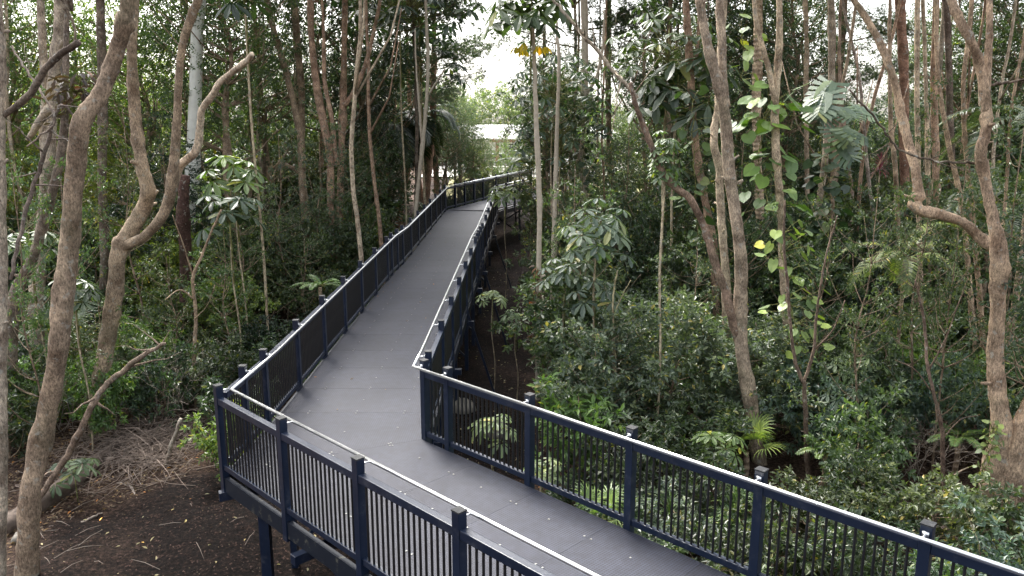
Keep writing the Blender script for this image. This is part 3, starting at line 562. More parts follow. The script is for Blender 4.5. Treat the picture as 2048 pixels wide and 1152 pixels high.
# ------------------------------------------------------------------ the elevated walkway
def Lx(y): return -3.04+A1*(y-34.3)
def Rx(y): return -0.66+A1*(y-33.7)
def P3(xy, z): return np.array([xy[0], xy[1], z])
Lc0 = np.array([Lx(8.83), 8.83]); Rc0 = np.array([Rx(9.9), 9.9])
ZE = 0.95                                                   # deck height at the far bend
def perp(d): return np.array([-d[1], d[0]])
NEARLEN = 12.5
walk = empty('elevated_walkway', (-2.4, 9.4, -2.2), 0, 'long grey grating walkway on dark steel columns, kinked and ramping up into the forest', 'walkway')
def deck_leg(name, stations, zf, inset=.055, skew=None):
    """stations: list of (left xy, right xy); flat panels with 6 mm joints"""
    mb = MB(); uv = []; sc = MB(); run = 0
    for k in range(len(stations)-1):
        (l0, r0), (l1, r1) = stations[k], stations[k+1]
        l0, r0, l1, r1 = [np.asarray(q, float) for q in (l0, r0, l1, r1)]
        w = nrm(r0-l0); w1 = nrm(r1-l1); g = nrm((l1-l0)+(r1-r0))*.0013
        a = l0+w*inset+g; b_ = r0-w*inset+g; c = r1-w1*inset-g; d = l1+w1*inset-g
        pts = []
        for q in (a, b_, c, d): pts.append(P3(q, zf(q)))
        lo = [p-np.array([0, 0, .038]) for p in pts]
        mb.add(pts+lo, f4=[[0, 1, 2, 3], [7, 6, 5, 4], [0, 4, 5, 1], [1, 5, 6, 2], [2, 6, 7, 3], [3, 7, 4, 0]])
        dirn = nrm((l1-l0)+(r1-r0)); pr = perp(dirn)
        for p in pts+lo: uv.append([p[:2]@pr, p[:2]@dirn])
        # screw heads: pairs beside each joint, singles midway
        for fx in (.18, .5, .82):
            for fy, dbl in ((.04, True), (.5, False)):
                p = (pts[0]*(1-fx)+pts[1]*fx)*(1-fy)+(pts[3]*(1-fx)+pts[2]*fx)*fy
                for e in ((0, -.09) if dbl else (0,)):
                    q = p+P3(dirn*e, 0)+np.array([0, 0, .004]); sc.box(q, (.020, .020, .006), np.array([P3(dirn, 0), P3(-pr, 0), [0, 0, 1]]))
    mb.uv = uv
    mb.build(name, M['grating'], walk); tag(sc.build('screw_heads', M['screw'], walk), kind='stuff')
zfar = lambda q: ZT(q[1])
st = [(Lc0, Rc0)]; ysn = 10.9
while ysn < 33.2: st.append((np.array([Lx(ysn), ysn]), np.array([Rx(ysn), ysn]))); ysn += 1.0
st.append((LC, RC)); deck_leg('deck', st, zfar)
nl = nrm(d2)
def near_pt(o, s): return o+nl*s
# perpendicular stations along the near leg (measured from the right corner)
off = float((Lc0-Rc0)@nl)
st = [(Lc0, Rc0)]; s_ = 1.1
while s_ < NEARLEN: st.append((Lc0+nl*(s_-off), Rc0+nl*s_)); s_ += 1.1
deck_leg('deck', st, lambda q: 0.0)
L3E = np.array([.60, 42.0]); d3 = nrm(L3E-LC); off3 = float((LC-RC)@d3); ZG = .115
z3 = lambda q: ZE+max(0, float((np.asarray(q)[:2]-LC)@d3))*0.048
st = [(LC, RC)]; s_ = 1.2
while s_ < 12.5: st.append((LC+d3*(s_-off3) if s_-off3 > 0 else LC, RC+d3*s_)); s_ += 1.0
deck_leg('deck', st, z3)
# beams, cross beams, columns, braces under the deck
def under(pl, pr, zf, mat='navy'):
    for a, b_ in zip(pl[:-1], pl[1:]): MB().beam(P3(a, zf(a)-.155), P3(b_, zf(b_)-.155), .06, .20).build('fascia_beam', M['scuff'], walk)
    for a, b_ in zip(pr[:-1], pr[1:]): MB().beam(P3(a, zf(a)-.155), P3(b_, zf(b_)-.155), .06, .20).build('fascia_beam', M['scuff'], walk)
under([Lc0+nl*.03, Lc0+nl*(NEARLEN+1)], [Rc0, Rc0+nl*NEARLEN], lambda q: 0)
ysb = [Lc0[1], 10.6, 20.6, 22.7, 34.28]
under([np.array([Lx(y), y]) for y in ysb], [np.array([Rx(y), y]) for y in [9.9]+ysb[1:-1]+[33.7]], zfar)
under([LC, LC+d3*12], [RC, RC+d3*12], z3)
def frame(l, r, z, ov=.17, brace=True, name='column', cols=True):
    l = np.asarray(l, float); r = np.asarray(r, float); w = nrm(r-l)
    MB().beam(P3(l-w*ov, z-.315), P3(r+w*ov, z-.315), .10, .11).build('cross_beam', M['navy'], walk, bevel=.004)
    if not cols: return
    for q in (l+w*.28, r-w*.28):
        g = float(gz(q[0], q[1]))-.3
        if z-.37-g > .25: MB().beam(P3(q, g), P3(q, z-.37), .10, .10, (0, 1, 0)).build('column', M['navy'], walk)
    if brace and z-float(gz(*l)) > 1.0:
        gl = float(gz(*l))+.35; MB().beam(P3(l+w*.33, gl), P3(r-w*.33, z-.45), .05, .05).build('brace', M['navy'], walk)
        MB().beam(P3(r-w*.33+perp(w)*.07, gl), P3(l+w*.33+perp(w)*.07, z-.45), .05, .05).build('brace', M['navy'], walk)
for k, y in enumerate([10.43, 13.58, 16.8, 20.0, 22.5, 25.7, 29.0, 32.3]):
    frame([Lx(y), y], [Rx(y), y], ZT(y))
    if k % 2 == 0 and y < 30:   # outrigger struts on the right
        q = np.array([Rx(y), y]); MB().beam(P3(q+[.02, .05], ZT(y)-.05), P3(q+[.75, .05], float(gz(q[0]+.75, y))), .05, .05).build('brace', M['navy'], walk)
for k, s_ in enumerate([1.0, 2.45, 3.92, 5.4, 6.85, 8.3, 9.8]):
    frame(Lc0+nl*(s_-off), Rc0+nl*s_, 0.0, brace=k % 2 == 0, cols=k != 0)
for s_ in (3.0, 6.5, 10): frame(LC+d3*(s_-off3), RC+d3*s_, float(z3(LC+d3*(s_-off3))))
# corner: protruding cross beam below the left corner and its column further in
MB().beam(P3(Lc0+np.array([-.07, -.06]), -.30), P3(Rc0, -.30), .10, .11).build('cross_beam', M['navy'], walk)
qc = Lc0+nl*.80+np.array([.07, .07]); MB().beam(P3(qc, -2.6), P3(qc, -.25), .12, .10, (0, 1, 0)).build('column', M['navy'], walk)
MB().beam(P3(Lc0+nl*1.7+np.array([.2, .2]), -.45), P3(Lc0+nl*4.6+np.array([.2, .2]), -1.5), .06, .06).build('brace', M['navy'], walk)

bal_me = {}
def baluster_mesh(h):
    if h not in bal_me: bal_me[h] = MB().tube([[0, 0, 0], [0, 0, h]], .0125, 8, cap=False).mesh('baluster', M['black'], True)
    return bal_me[h]
def offset_pts(pl, inn):
    return pl+inn
def railing(label, pts, inn, hand, group='navy railings of the walkway', first_post=True, last_post=True, rail_start=None, base_drop=.30):
    """pts: post positions with deck z; inn: unit xy vector towards the deck; hand: handrail polyline (3-D)"""
    o = empty('railing', (pts[0][0], pts[0][1], pts[0][2]), 0, label, 'railing', group)
    balcount = 0; stuff = MB(); dists = []
    n = len(pts)
    for k, p in enumerate(pts):
        a = pts[max(0, k-1)]; b_ = pts[min(n-1, k+1)]; d = nrm((b_-a)[:2])
        ax = np.array([P3(d, 0), P3(perp(d), 0), [0, 0, 1]])
        if (k == 0 and not first_post) or (k == n-1 and not last_post): continue
        po = MB().box(p+np.array([0, 0, (1.14-base_drop)/2]), (.09, .09, 1.14+base_drop), ax).build('post', M['navy'], o, bevel=.004)
        cp = MB().box((0, 0, 0), (.097, .097, .012), ax).build('post_cap', M['cap']); cp.parent = po; cp.location = (p+np.array([0, 0, 1.146])); cp.location = Vector(cp.location)
        # the post mesh is in world space relative to the railing origin: its own location is -origin
        cp.location = Vector((p[0], p[1], p[2]+1.147))
        # handrail bracket
        hz = p+np.array([0, 0, 1.07]); inw = P3(inn, 0)
        br = MB().tube([hz+inw*.045, hz+inw*.135+np.array([0, 0, -.002])], .009, 8)
        br.box(hz+inw*.049, (.05, .008, .05), ax)
        br.build('handrail_bracket', M['steel'], o, True)
    for k in range(n-1):
        a, b_ = pts[k], pts[k+1]; d = nrm(b_-a); L = np.linalg.norm(b_-a); dh = nrm((b_-a)[:2])
        a2 = a+d*.045; b2 = b_-d*.045; up = np.array([0, 0, 1.])
        MB().beam(a2+up*.955, b2+up*.955, .075, .085).build('top_rail', M['navy'], o, bevel=.006)
        MB().beam(a2+up*.085, b2+up*.085, .055, .070).build('bottom_rail', M['navy'], o, bevel=.005)
        if L < .25: continue
        nb = max(2, int(round((L-.09)/.080)))
        hh = round(.955-.0425-.085-.035, 3)
        for i in range(1, nb):
            q = a2+(b2-a2)*i/nb+up*.12
            balcount += 1
            if balcount <= 100: c = bpy.data.objects.new('baluster', baluster_mesh(hh)); C.objects.link(c); c.parent = o; c.location = [float(t) for t in q-pts[0]]
            else: stuff.tube([q, q+up*hh], .0125, 6, cap=False)
    if stuff.n:
        sb = stuff.build('balusters', M['black'], o, True); sb['kind'] = 'stuff'
    hmb = MB().tube(hand, .019, 12); hr = hmb.build('handrail', M['steel'], o, True)
    return o
def isect(p, d, q, e):
    A = np.array([[d[0], -e[0]], [d[1], -e[1]]]); t = np.linalg.solve(A, np.asarray(q)-np.asarray(p)); return np.asarray(p)+np.asarray(d)*t[0]
HO, HZ = .14, 1.07
inL = np.array([math.cos(A1), -math.sin(A1)]); inR = -inL      # towards the deck from the left / right far line
nr = perp(nl); inLn = nr if nr@(Rc0-Lc0) > 0 else -nr; inRn = -inLn
n3 = perp(d3); inL3 = n3 if n3@(RC-LC) > 0 else -n3; inR3 = -inL3
hLc = isect(Lc0+inL*HO, d1, Lc0+inLn*HO, nl); hRc = isect(Rc0+inR*HO, d1, Rc0+inRn*HO, nl)
hLC = isect(LC+inL*HO, d1, LC+inL3*HO, d3); hRC = isect(RC+inR*HO, d1, RC+inR3*HO, d3)
yl = [9.64, 10.43]+[11.98+1.606*k for k in range(6)]+[20.65, 21.56, 22.49]+[24.10+1.66*k for k in range(6)]+[34.06]
yr = [10.34]+[11.96+1.60*k for k in range(6)]+[20.6, 21.2, 22.05]+[22.98+1.76*k for k in range(6)]+[33.5]
yk = [9.0, 10.6, 15, 20.6, 22.7, 28]
hl = [P3(hLc, HZ)]+[np.array([Lx(y)+HO, y, ZT(y)+HZ]) for y in yk[1:]]+[P3(hLC, ZT(hLC[1])+HZ)]
hr_ = [P3(hRc, HZ)]+[np.array([Rx(y)-HO, y, ZT(y)+HZ]) for y in yk[1:]]+[P3(hRC, ZT(hRC[1])+HZ)]
pl = [P3(Lc0+d1*.12, 0)]+[np.array([Lx(y), y, ZT(y)]) for y in yl]
pr_ = [P3(Rc0+d1*.1, 0)]+[np.array([Rx(y), y, ZT(y)]) for y in yr]
railing('long left railing from the outer corner up the ramp to the bend', pl, inL, hl, first_post=False)
railing('long right railing from the inner corner up the ramp to the bend', pr_, inR, hr_, first_post=False)
sL = [0, 1.57, 3.04, 4.50, 5.97, 7.44, 8.9, 10.3]; sR = [0, .50, 2.00, 3.48, 4.93, 6.33, 7.85, 9.3]
Lp0 = Lc0; Rp0 = Rc0
railing('foreground railing along the outer edge of the near deck, at the bottom', [P3(Lc0+nl*s, 0) for s in sL], inLn, [P3(hLc, HZ), P3(hLc+nl*5, HZ), P3(hLc+nl*10.4, HZ)])
railing('foreground railing along the inner edge of the near deck, crossing to lower right', [P3(Rc0+nl*s, 0) for s in sR], inRn, [P3(hRc, HZ), P3(hRc+nl*5, HZ), P3(hRc+nl*9.6, HZ)])
s3 = [0, .92, 1.85, 2.8, 3.75, 5.2, 6.6, 8.1, 9.7]
railing('farthest left railing beyond the bend, turning right into the trees', [P3(LC+d3*s, float(z3(LC+d3*s))) for s in s3], inL3, [P3(hLC, z3(hLC)+HZ), P3(hLC+d3*9.5, z3(hLC+d3*9.5)+HZ)])
railing('farthest right railing beyond the bend, half hidden by leaves', [P3(RC+d3*s, float(z3(RC+d3*s))) for s in s3], inR3, [P3(hRC, z3(hRC)+HZ), P3(hRC+d3*9.5, z3(hRC+d3*9.5)+HZ)])
LAND += [('the long left railing', -3.4, 16), ('the long right railing', -1, 16), ('the near right railing', 2, 6.6), ('the inner corner', -1.2, 9.9), ('the far bend', -1.9, 34)]

# ------------------------------------------------------------------ particular plants
def whorl(mb, rng, c, axis, R, n=9, droop=.35, wd=.36, tpl='leaflet'):
    axis = nrm(np.asarray(axis, float)); a = nrm(np.cross(axis, [.3, .9, .1])); b_ = np.cross(axis, a)
    ang = np.arange(n)*2*np.pi/n+rng.uniform(0, 6.28); rad = np.cos(ang)[:, None]*a+np.sin(ang)[:, None]*b_
    d = rad*math.cos(droop)-axis*math.sin(droop)+rng.normal(0, .07, (n, 3)); nn = axis+rad*math.sin(droop)
    leaves(mb, np.asarray(c)+rad*R*.12, d, nn, R*rng.uniform(.8, 1.12, n), R*wd, tpl)
def umbrella_mesh(seed, npet=12, pl_=.45, R=.30, tiers=1, th=.5, nl_=8):
    rng = np.random.default_rng(seed); lf = MB(); st_ = MB()
    st_.tube([[0, 0, -1.2], [0, 0, 0], [.02, .02, th*tiers*.9]], [.02, .017, .012], 7)
    for t in range(tiers):
        for k in range(npet):
            az = k*2.4+t; el = rng.uniform(-.25, .95); L_ = pl_*rng.uniform(.7, 1.25)
            z0 = th*t+rng.uniform(0, .5)*th; p0 = np.array([0, 0, z0]); dr = np.array([math.cos(az)*math.cos(el), math.sin(az)*math.cos(el), math.sin(el)])
            p1 = p0+dr*L_; st_.tube([p0, p0+dr*L_*.55+[0, 0, .03], p1], [.007, .005, .004], 5)
            whorl(lf, rng, p1, dr*.45+np.array([0, 0, 1.]), R*rng.uniform(.8, 1.15), nl_, rng.uniform(.08, .42))
    return lf.mesh('foliage', M['leaf_big']), st_.mesh('stem', M['bark_smooth'], True)
UM = [umbrella_mesh(900+k, 13, .50, .33) for k in range(3)]; UT = [umbrella_mesh(910+k, 10, .36, .27, 4, .32) for k in range(2)]
UC = [umbrella_mesh(930+k, 60, 1.35, .30, 1, 1.2, 7) for k in range(2)]
UL = [umbrella_mesh(920+k, 14, .75, .46, 2, .5, 7) for k in range(2)]
def umbrella(label, px, py, d, s, kind, col='grey', foot=True, yellow=False, stemw=.016, name='umbrella_tree', tint=1.0):
    c = at(px, py, d); g = float(gz(c[0], c[1])); o = empty(name, (c[0], c[1], g if foot else c[2]), 0, label, 'tree' if name != 'umbrella_plant' else 'plant')
    rng = np.random.default_rng(int(px*3+py)); fm, sm_ = kind[int(rng.integers(0, len(kind)))]; z = c[2]-(g if foot else c[2])
    gc = tuple(q*tint for q in GREENS[col]); rz = rng.uniform(0, 6.28)
    child(fm, 'foliage', o, (0, 0, z), (s, s, s), (0, 0, rz), gc); child(sm_, 'petioles', o, (0, 0, z), (s, s, s), (0, 0, rz), (.16, .17, .07))
    if foot and z > .5:
        p = curve([[0, 0, -.2, stemw*1.3], [.05, .02, z*.35, stemw*1.1], [-.03, 0, z*.7, stemw], [0, 0, z, stemw*.8]], 6)
        t = MB().tube(p[:, :3], p[:, 3], 8, .05, rng).build('trunk', M['bark_smooth'], None, True, color=(.30, .26, .19)); t.parent = o
    if yellow:
        mb = MB()
        for k in range(6): whorl(mb, rng, (math.cos(k*1.05)*.34, math.sin(k*1.05)*.22-.1, -.42+.05*math.sin(k*2)), (0, -.15, 1), .21, 6, .75, .40)
        y_ = mb.build('yellow_leaves', M['leaf_big'], None, color=(.62, .44, .03)); y_.parent = o; y_.location = (0, 0, z)
    return o
umbrella('umbrella tree crown with yellow dying leaves under it, top centre-right', 1062, 55, 17.5, 1.0, UL, 'mid', False, True, tint=.9)
umbrella('big grey-green umbrella plant spreading beside the slender cream trunks', 1192, 498, 15.0, .72, UL, 'grey', stemw=.022, name='umbrella_plant', tint=1.25)
umbrella('second umbrella plant, lower and left of the big grey-green one', 1130, 560, 15.6, .85, UM, 'grey', name='umbrella_plant')
umbrella('umbrella plant with drooping rosettes low between the cream trunk and the yellowish sapling', 1190, 600, 15.2, .9, UM, 'grey', name='umbrella_plant')
umbrella('tall thin-stemmed umbrella sapling with stacked leaf tiers, left of the dark leaning bough', 1330, 362, 13.9, .62, UT, 'mid', name='umbrella_sapling', stemw=.022, tint=1.2)
umbrella('leafy umbrella tree high behind the dark leaning bough, upper of two', 1335, 150, 21, 1.12, UC, 'mid', stemw=.03)
umbrella('leafy umbrella tree high behind the dark leaning bough, lower of two', 1352, 240, 20.5, 1.3, UL, 'dark', stemw=.03)
umbrella('small umbrella seedling over the black mulch right of the ramp', 985, 600, 17.5, .55, UM, 'pale', name='umbrella_plant', stemw=.010, tint=1.3)
umbrella('umbrella seedling with a thin bare stem at the mulch edge', 1032, 650, 17.2, .55, UM, 'mid', name='umbrella_plant', stemw=.010, tint=1.3)
umbrella('umbrella seedling touching the right railing near the far bend', 1010, 395, 27, 1.0, UM, 'pale', name='umbrella_plant', stemw=.012, tint=1.2)
umbrella('pale broad-leaved rosette plant behind the inner corner balusters', 985, 868, 11.8, .62, UM, 'pale', name='umbrella_plant', stemw=.014, tint=1.4)
umbrella('large pale rosette plant low behind the first panels of the near right railing', 1085, 945, 10.9, .50, UM, 'pale', name='umbrella_plant', stemw=.014, tint=1.3)
umbrella('bright rosette plant just above the near right railing, left of the swaying trunk', 1440, 900, 12.2, .65, UM, 'bright', name='umbrella_plant', stemw=.014)
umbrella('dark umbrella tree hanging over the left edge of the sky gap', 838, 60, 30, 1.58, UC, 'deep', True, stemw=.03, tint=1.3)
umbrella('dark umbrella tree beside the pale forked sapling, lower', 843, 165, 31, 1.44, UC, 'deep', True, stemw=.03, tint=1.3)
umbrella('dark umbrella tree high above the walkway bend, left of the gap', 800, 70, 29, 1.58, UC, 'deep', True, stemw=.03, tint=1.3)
umbrella('dark umbrella leaves at the top edge left of centre', 490, 10, 19, 1.3, UM, 'deep', True, stemw=.03)
umbrella('light green umbrella tree behind the forked tree, left wood', 470, 365, 19, 1.25, UM, 'bright', True, stemw=.02)
umbrella('dark hanging-leaved umbrella tree under the light green one', 460, 450, 18, 1.2, UM, 'deep', True, stemw=.02, tint=1.4)
umbrella('glossy rosette plant in the left wood beside the low trunk', 150, 600, 14.5, .8, UM, 'dark', True, name='umbrella_plant')
umbrella('glossy rosette plant at the far left below the grey double tree', 60, 500, 15.5, .95, UM, 'mid', True, name='umbrella_plant')
umbrella('rosette plant growing out of the fallen log at lower left', 150, 955, 12.4, .6, UM, 'mid', True, name='umbrella_plant', stemw=.01)
umbrella('dark umbrella tree in the middle of the sky gap edge, right side', 1105, 210, 24, 1.05, UC, 'deep', True, stemw=.02, tint=1.5)
umbrella('dark umbrella tree right of the gap, lower one', 1120, 310, 25, 1.12, UC, 'deep', True, stemw=.02, tint=1.4)
umbrella('glossy umbrella plant in the middle of the right-hand shrubs', 1710, 740, 14.5, .8, UM, 'mid', name='umbrella_plant', tint=1.2)
umbrella('glossy umbrella plant right of the forked dark sapling', 1690, 800, 13.6, .65, UM, 'grey', name='umbrella_plant', tint=1.2)
def climber(label, pts, d, n, size, spread, tpl, col, cat='climber', name='climbing_plant', wd=.8, seed=1, face=False):
    rng = np.random.default_rng(seed); a = line3([(x, y, 6) for x, y in pts], d, .05); s = curve(a, 6, rng, .02); org = s[0, :3].copy()
    o = empty(name, org, 0, label, cat); st_ = MB().tube(s[:, :3]-org, .012, 6); lf = MB(); B = []; D_ = []; Nn = []
    for k in range(n):
        p = s[rng.integers(0, len(s)), :3]-org; az = rng.uniform(math.pi, 2*math.pi) if rng.random() < .75 else rng.uniform(0, 6.28)
        if face: az = rng.uniform(1.15*math.pi, 1.85*math.pi)
        out = np.array([math.cos(az), math.sin(az), rng.uniform(.0, .9)]); q = p+nrm(out)*spread*rng.uniform(.35, 1.1)+np.array([0, 0, rng.normal(0, .1)])
        st_.tube([p, (p+q)/2+[0, 0, .06*spread], q], .006, 5)
        B.append(q); D_.append(out*[.9, .9, 0]+np.array([0, 0, -.45])+rng.normal(0, .45, 3)); Nn.append(out*[.6, .6, 0]+np.array([0, 0, 1.0])+rng.normal(0, .4, 3) if not face else out*[1, 1, 0]+np.array([0, 0, .75])+rng.normal(0, .15, 3))
        if face: D_[-1] = out*[1.1, .5, 0]+np.array([0, 0, -.5])+rng.normal(0, .2, 3)
    leaves(lf, np.array(B), np.array(D_), np.array(Nn), size*rng.uniform(.65, 1.2, n), size*wd*rng.uniform(.75, 1.1, n), tpl)
    a_ = st_.build('stems', M['bark_smooth'], None, True, color=(.14, .15, .06)); a_.parent = o
    b2 = lf.build('foliage', M['leaf_big'], None, color=col); b2.parent = o
    return o
LIME = (.16, .22, .07)
climber('lime heart-leaved climber on the middle of the pale double trunk', [(1600, 700), (1580, 600), (1565, 520), (1560, 470)], 14.6, 46, .25, .62, 'heart', LIME, seed=21)
climber('lime heart-leaved climber high behind the swaying trunk', [(1540, 420), (1520, 330), (1525, 250), (1540, 200)], 17.5, 60, .40, .75, 'heart', (.10, .17, .045), seed=22)
climber('yellow-green hanging climber near the top beside the ringed palm', [(1485, 160), (1488, 100), (1480, 60)], 18, 16, .30, .4, 'heart', LIME, seed=23)
climber('dark heart-leaved climber on the reddish trunk left of the swaying trunk', [(1395, 470), (1388, 330), (1384, 200)], 18.5, 46, .30, .45, 'heart', (.05, .085, .035), seed=24)
climber('split-leaf climber with huge grey-green leaves around its grey trunk', [(1640, 300), (1645, 250), (1652, 190)], 19.3, 8, .92, 1.0, 'monstera', (.12, .165, .125), name='split_leaf_climber', wd=.95, seed=30, face=True)
climber('dark small-leaved vine wrapped over the trunk under the split-leaf climber', [(1650, 480), (1648, 400), (1650, 320)], 20, 60, .30, .5, 'heart', (.03, .055, .03), seed=26)
climber('vine of dark leaves hanging down the sky gap trunk', [(1165, 400), (1168, 300), (1168, 200)], 25, 50, .26, .45, 'heart', (.035, .06, .03), seed=27)
climber('small pale-leaved creeper on the foot of the big flared tree', [(1960, 960), (1975, 900), (1985, 860)], 11.2, 60, .10, .18, 'heart', (.13, .17, .06), seed=28)
climber('brown dead leaves caught on the tall slender cream trunk', [(1076, 700), (1075, 620), (1076, 540)], 17.4, 60, .22, .12, 'oval', (.10, .05, .03), name='dead_leaf_bundle', cat='dead leaves', wd=.4, seed=29)
climber('tangle of shrivelled brown leaves hanging by the double-stemmed grey tree', [(130, 220), (150, 190), (165, 170)], 14, 70, .26, .4, 'oval', (.06, .035, .028), name='dead_leaf_bundle', cat='dead leaves', wd=.35, seed=31)
def frond(lf, st_, rng, p0, az, el, L, arch, ll, lw=.035, n=34, vee=.5):
    t = np.linspace(0, 1, 12); h = np.array([math.cos(az), math.sin(az)])
    e = el-arch*t; dx = np.cumsum(np.cos(e))*L/12; dz = np.cumsum(np.sin(e))*L/12
    pts = np.array(p0)+np.stack([h[0]*dx, h[1]*dx, dz], -1); st_.tube(pts, np.linspace(.016, .004, 12)*max(1, L/2), 5)
    u = np.linspace(.12, .99, n); q = np.stack([np.interp(u, t, pts[:, i]) for i in range(3)], -1)
    T = nrm(np.gradient(q, axis=0)); S = nrm(np.cross(T, [0, 0, 1.])); U = np.cross(S, T)
    ln = ll*(np.sin(np.pi*(u*.85+.1))**.6)
    for sg in (1, -1):
        d = S*sg*.9+T*.65+U*.15+rng.normal(0, .06, (n, 3)); d[:, 2] -= .25; nn = U+S*sg*-.3
        leaves(lf, q, d, nn, ln*rng.uniform(.85, 1.1, n), lw, 'strap')
def palm_mesh(seed, nf, L, arch, ll, lw=.035, el=(.3, 1.2), n=34):
    rng = np.random.default_rng(seed); lf = MB(); st_ = MB()
    for k in range(nf): frond(lf, st_, rng, (0, 0, 0), k*2.4+rng.uniform(-.2, .2), rng.uniform(*el), L*rng.uniform(.75, 1.1), arch*rng.uniform(.8, 1.2), ll, lw, n)
    return lf.mesh('fronds', M['leaf_big']), st_.mesh('frond_stalks', M['bark_smooth'], True)
PM = palm_mesh(1, 11, 2.3, 1.6, .42, .035); PBIG = palm_mesh(2, 16, 3.2, 2.1, .75, .05, (.0, 1.1), 46); FERN = palm_mesh(3, 9, .9, 1.2, .18, .03, (.3, 1.1), 22)
def palm(label, px, py, d, s, kind, col, tr=None, name='palm', cat='palm', rz=0.0):
    c = at(px, py, d); g = float(gz(c[0], c[1])); o = empty(name, (c[0], c[1], g), 0, label, cat); z = max(c[2]-g, .05)
    child(kind[0], 'fronds', o, (0, 0, z), (s, s, s), (0, 0, rz), col); child(kind[1], 'frond_stalks', o, (0, 0, z), (s, s, s), (0, 0, rz), (.14, .15, .06))
    if z > .4:
        t = MB().tube(curve([[0, 0, -.2, .06], [.03, 0, z*.5, .05], [0, 0, z, .045]], 8)[:, :3], tr or .05, 10, .04, np.random.default_rng(5)).build('trunk', M['bark_ring'], None, True, color=(.20, .16, .12)); t.parent = o
    return o
palm('feathery palm with pale fronds behind the right-hand trunk row', 1880, 470, 20, .9, PM, (.07, .10, .045), .06)
palm('tall feathery palm at the right edge reaching past the crooked trunk', 2075, 250, 16, 1.0, PM, (.06, .085, .045), .07)
palm('yellow-green palm frond cluster left of the knobbly bough', 1810, 520, 16, .75, PM, (.15, .19, .07), .04, rz=1.0)
palm('palm with fine fronds beyond the big flared tree', 1985, 420, 19, 1.2, PM, (.045, .07, .035), .07, rz=2.0)
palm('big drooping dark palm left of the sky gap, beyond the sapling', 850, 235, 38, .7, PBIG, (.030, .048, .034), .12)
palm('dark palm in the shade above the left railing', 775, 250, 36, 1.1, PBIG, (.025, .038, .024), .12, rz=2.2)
palm('bright fern by the left railing above the fourth visible post', 640, 575, 19.5, .9, FERN, (.07, .14, .03), name='fern', cat='fern')
palm('fern low in the right-hand shade near the forked dark sapling', 1650, 905, 12.6, .7, FERN, (.10, .16, .04), name='fern', cat='fern')
palm('fern on the bank left of the big flared tree', 1915, 880, 13.2, .8, FERN, (.08, .14, .035), name='fern', cat='fern')
palm('fern behind the brush pile near the bare sapling', 410, 740, 17, .7, FERN, (.06, .11, .035), name='fern', cat='fern')
palm('pinnate fern-leaved sapling above the far right railing', 1060, 330, 28, 1.6, FERN, (.07, .11, .05), .015, name='fern_leaved_sapling', cat='sapling')
def fan_mesh(seed, nf=7, L=.55):
    rng = np.random.default_rng(seed); lf = MB(); st_ = MB()
    for k in range(nf):
        az = k*2.4; el = rng.uniform(.35, 1.1); dr = np.array([math.cos(az)*math.cos(el), math.sin(az)*math.cos(el), math.sin(el)]); p = dr*rng.uniform(.5, .8); st_.tube([[0, 0, 0], p], .006, 5)
        S = nrm(np.cross(dr, [0, 0, 1.])); n = 18; a = np.linspace(-2.0, 2.0, n); d = np.cos(a)[:, None]*dr+np.sin(a)[:, None]*S; d[:, 2] -= .15
        leaves(lf, np.repeat(p[None], n, 0), d, np.repeat(np.cross(S, dr)[None], n, 0), L*rng.uniform(.9, 1.05, n), .045, 'strap')
    return lf.mesh('fronds', M['leaf_big']), st_.mesh('frond_stalks', M['bark_smooth'], True)
FAN = fan_mesh(4)
palm('yellow-green fan palm at the foot of the swaying grey-brown trunk', 1492, 905, 13.0, .72, FAN, (.20, .26, .07), name='fan_palm')
palm('dark fan palm in the left wood behind the low trunk', 110, 690, 16, .9, FAN, (.05, .08, .03), name='fan_palm')
palm('small fan palm seen through the middle balusters of the near right railing', 1200, 1045, 9.6, .5, FAN, (.12, .18, .05), name='fan_palm')
def rosette_mesh(seed, n=70, L=.6, w=.035, lo=-.6):
    rng = np.random.default_rng(seed); lf = MB(); az = np.arange(n)*2.4; el = np.linspace(lo, 1.35, n)
    d = np.stack([np.cos(az)*np.cos(el), np.sin(az)*np.cos(el), np.sin(el)], -1); nn = np.stack([-np.cos(az)*np.sin(el), -np.sin(az)*np.sin(el), np.cos(el)], -1)
    b_ = np.zeros((n, 3)); b_[:, 2] = np.linspace(-.15, .1, n); leaves(lf, b_, d, nn, L*rng.uniform(.8, 1.15, n), w, 'strap'); return lf.mesh('leaves', M['leaf_big'])
ROS = rosette_mesh(6); TUFT = rosette_mesh(7, 110, .42, .014, .2)
def rosette(label, px, py, d, s, col, me=None, name='strap_leaved_plant', cat='plant'):
    c = at(px, py, d); g = float(gz(c[0], c[1])); o = empty(name, (c[0], c[1], g), 0, label, cat); z = max(.08, c[2]-g)
    child(me or ROS, 'leaves', o, (0, 0, z), (s, s, s), (0, 0, px*.1), col)
    if z > .2: t = MB().tube([[0, 0, -.1], [.02, 0, z*.5], [0, 0, z]], .022, 8).build('stem', M['bark_ring'], None, True, color=(.2, .17, .12)); t.parent = o
rosette('spiky strap-leaved plant beside the foot of the tall slender cream trunk', 1106, 700, 16.8, .85, (.085, .125, .06))
rosette('spiky strap-leaved plant seen through the balusters below the swaying trunk', 1468, 1035, 10.4, .85, (.10, .15, .05))
rosette('second spiky plant behind the balusters, lower and left', 1340, 1030, 10.6, .6, (.08, .12, .05))
rosette('small spiky plant behind the railing left of the swaying trunk', 1385, 985, 11.4, .55, (.10, .15, .06))
rosette('tuft of long grass at the foot of the big flared tree', 1925, 1075, 11.2, 1.0, (.10, .15, .05), TUFT, 'grass_tuft', 'grass tuft')
rosette('small grass tuft on the bank beyond the last railing post', 1850, 1010, 12.0, .7, (.12, .15, .06), TUFT, 'grass_tuft', 'grass tuft')
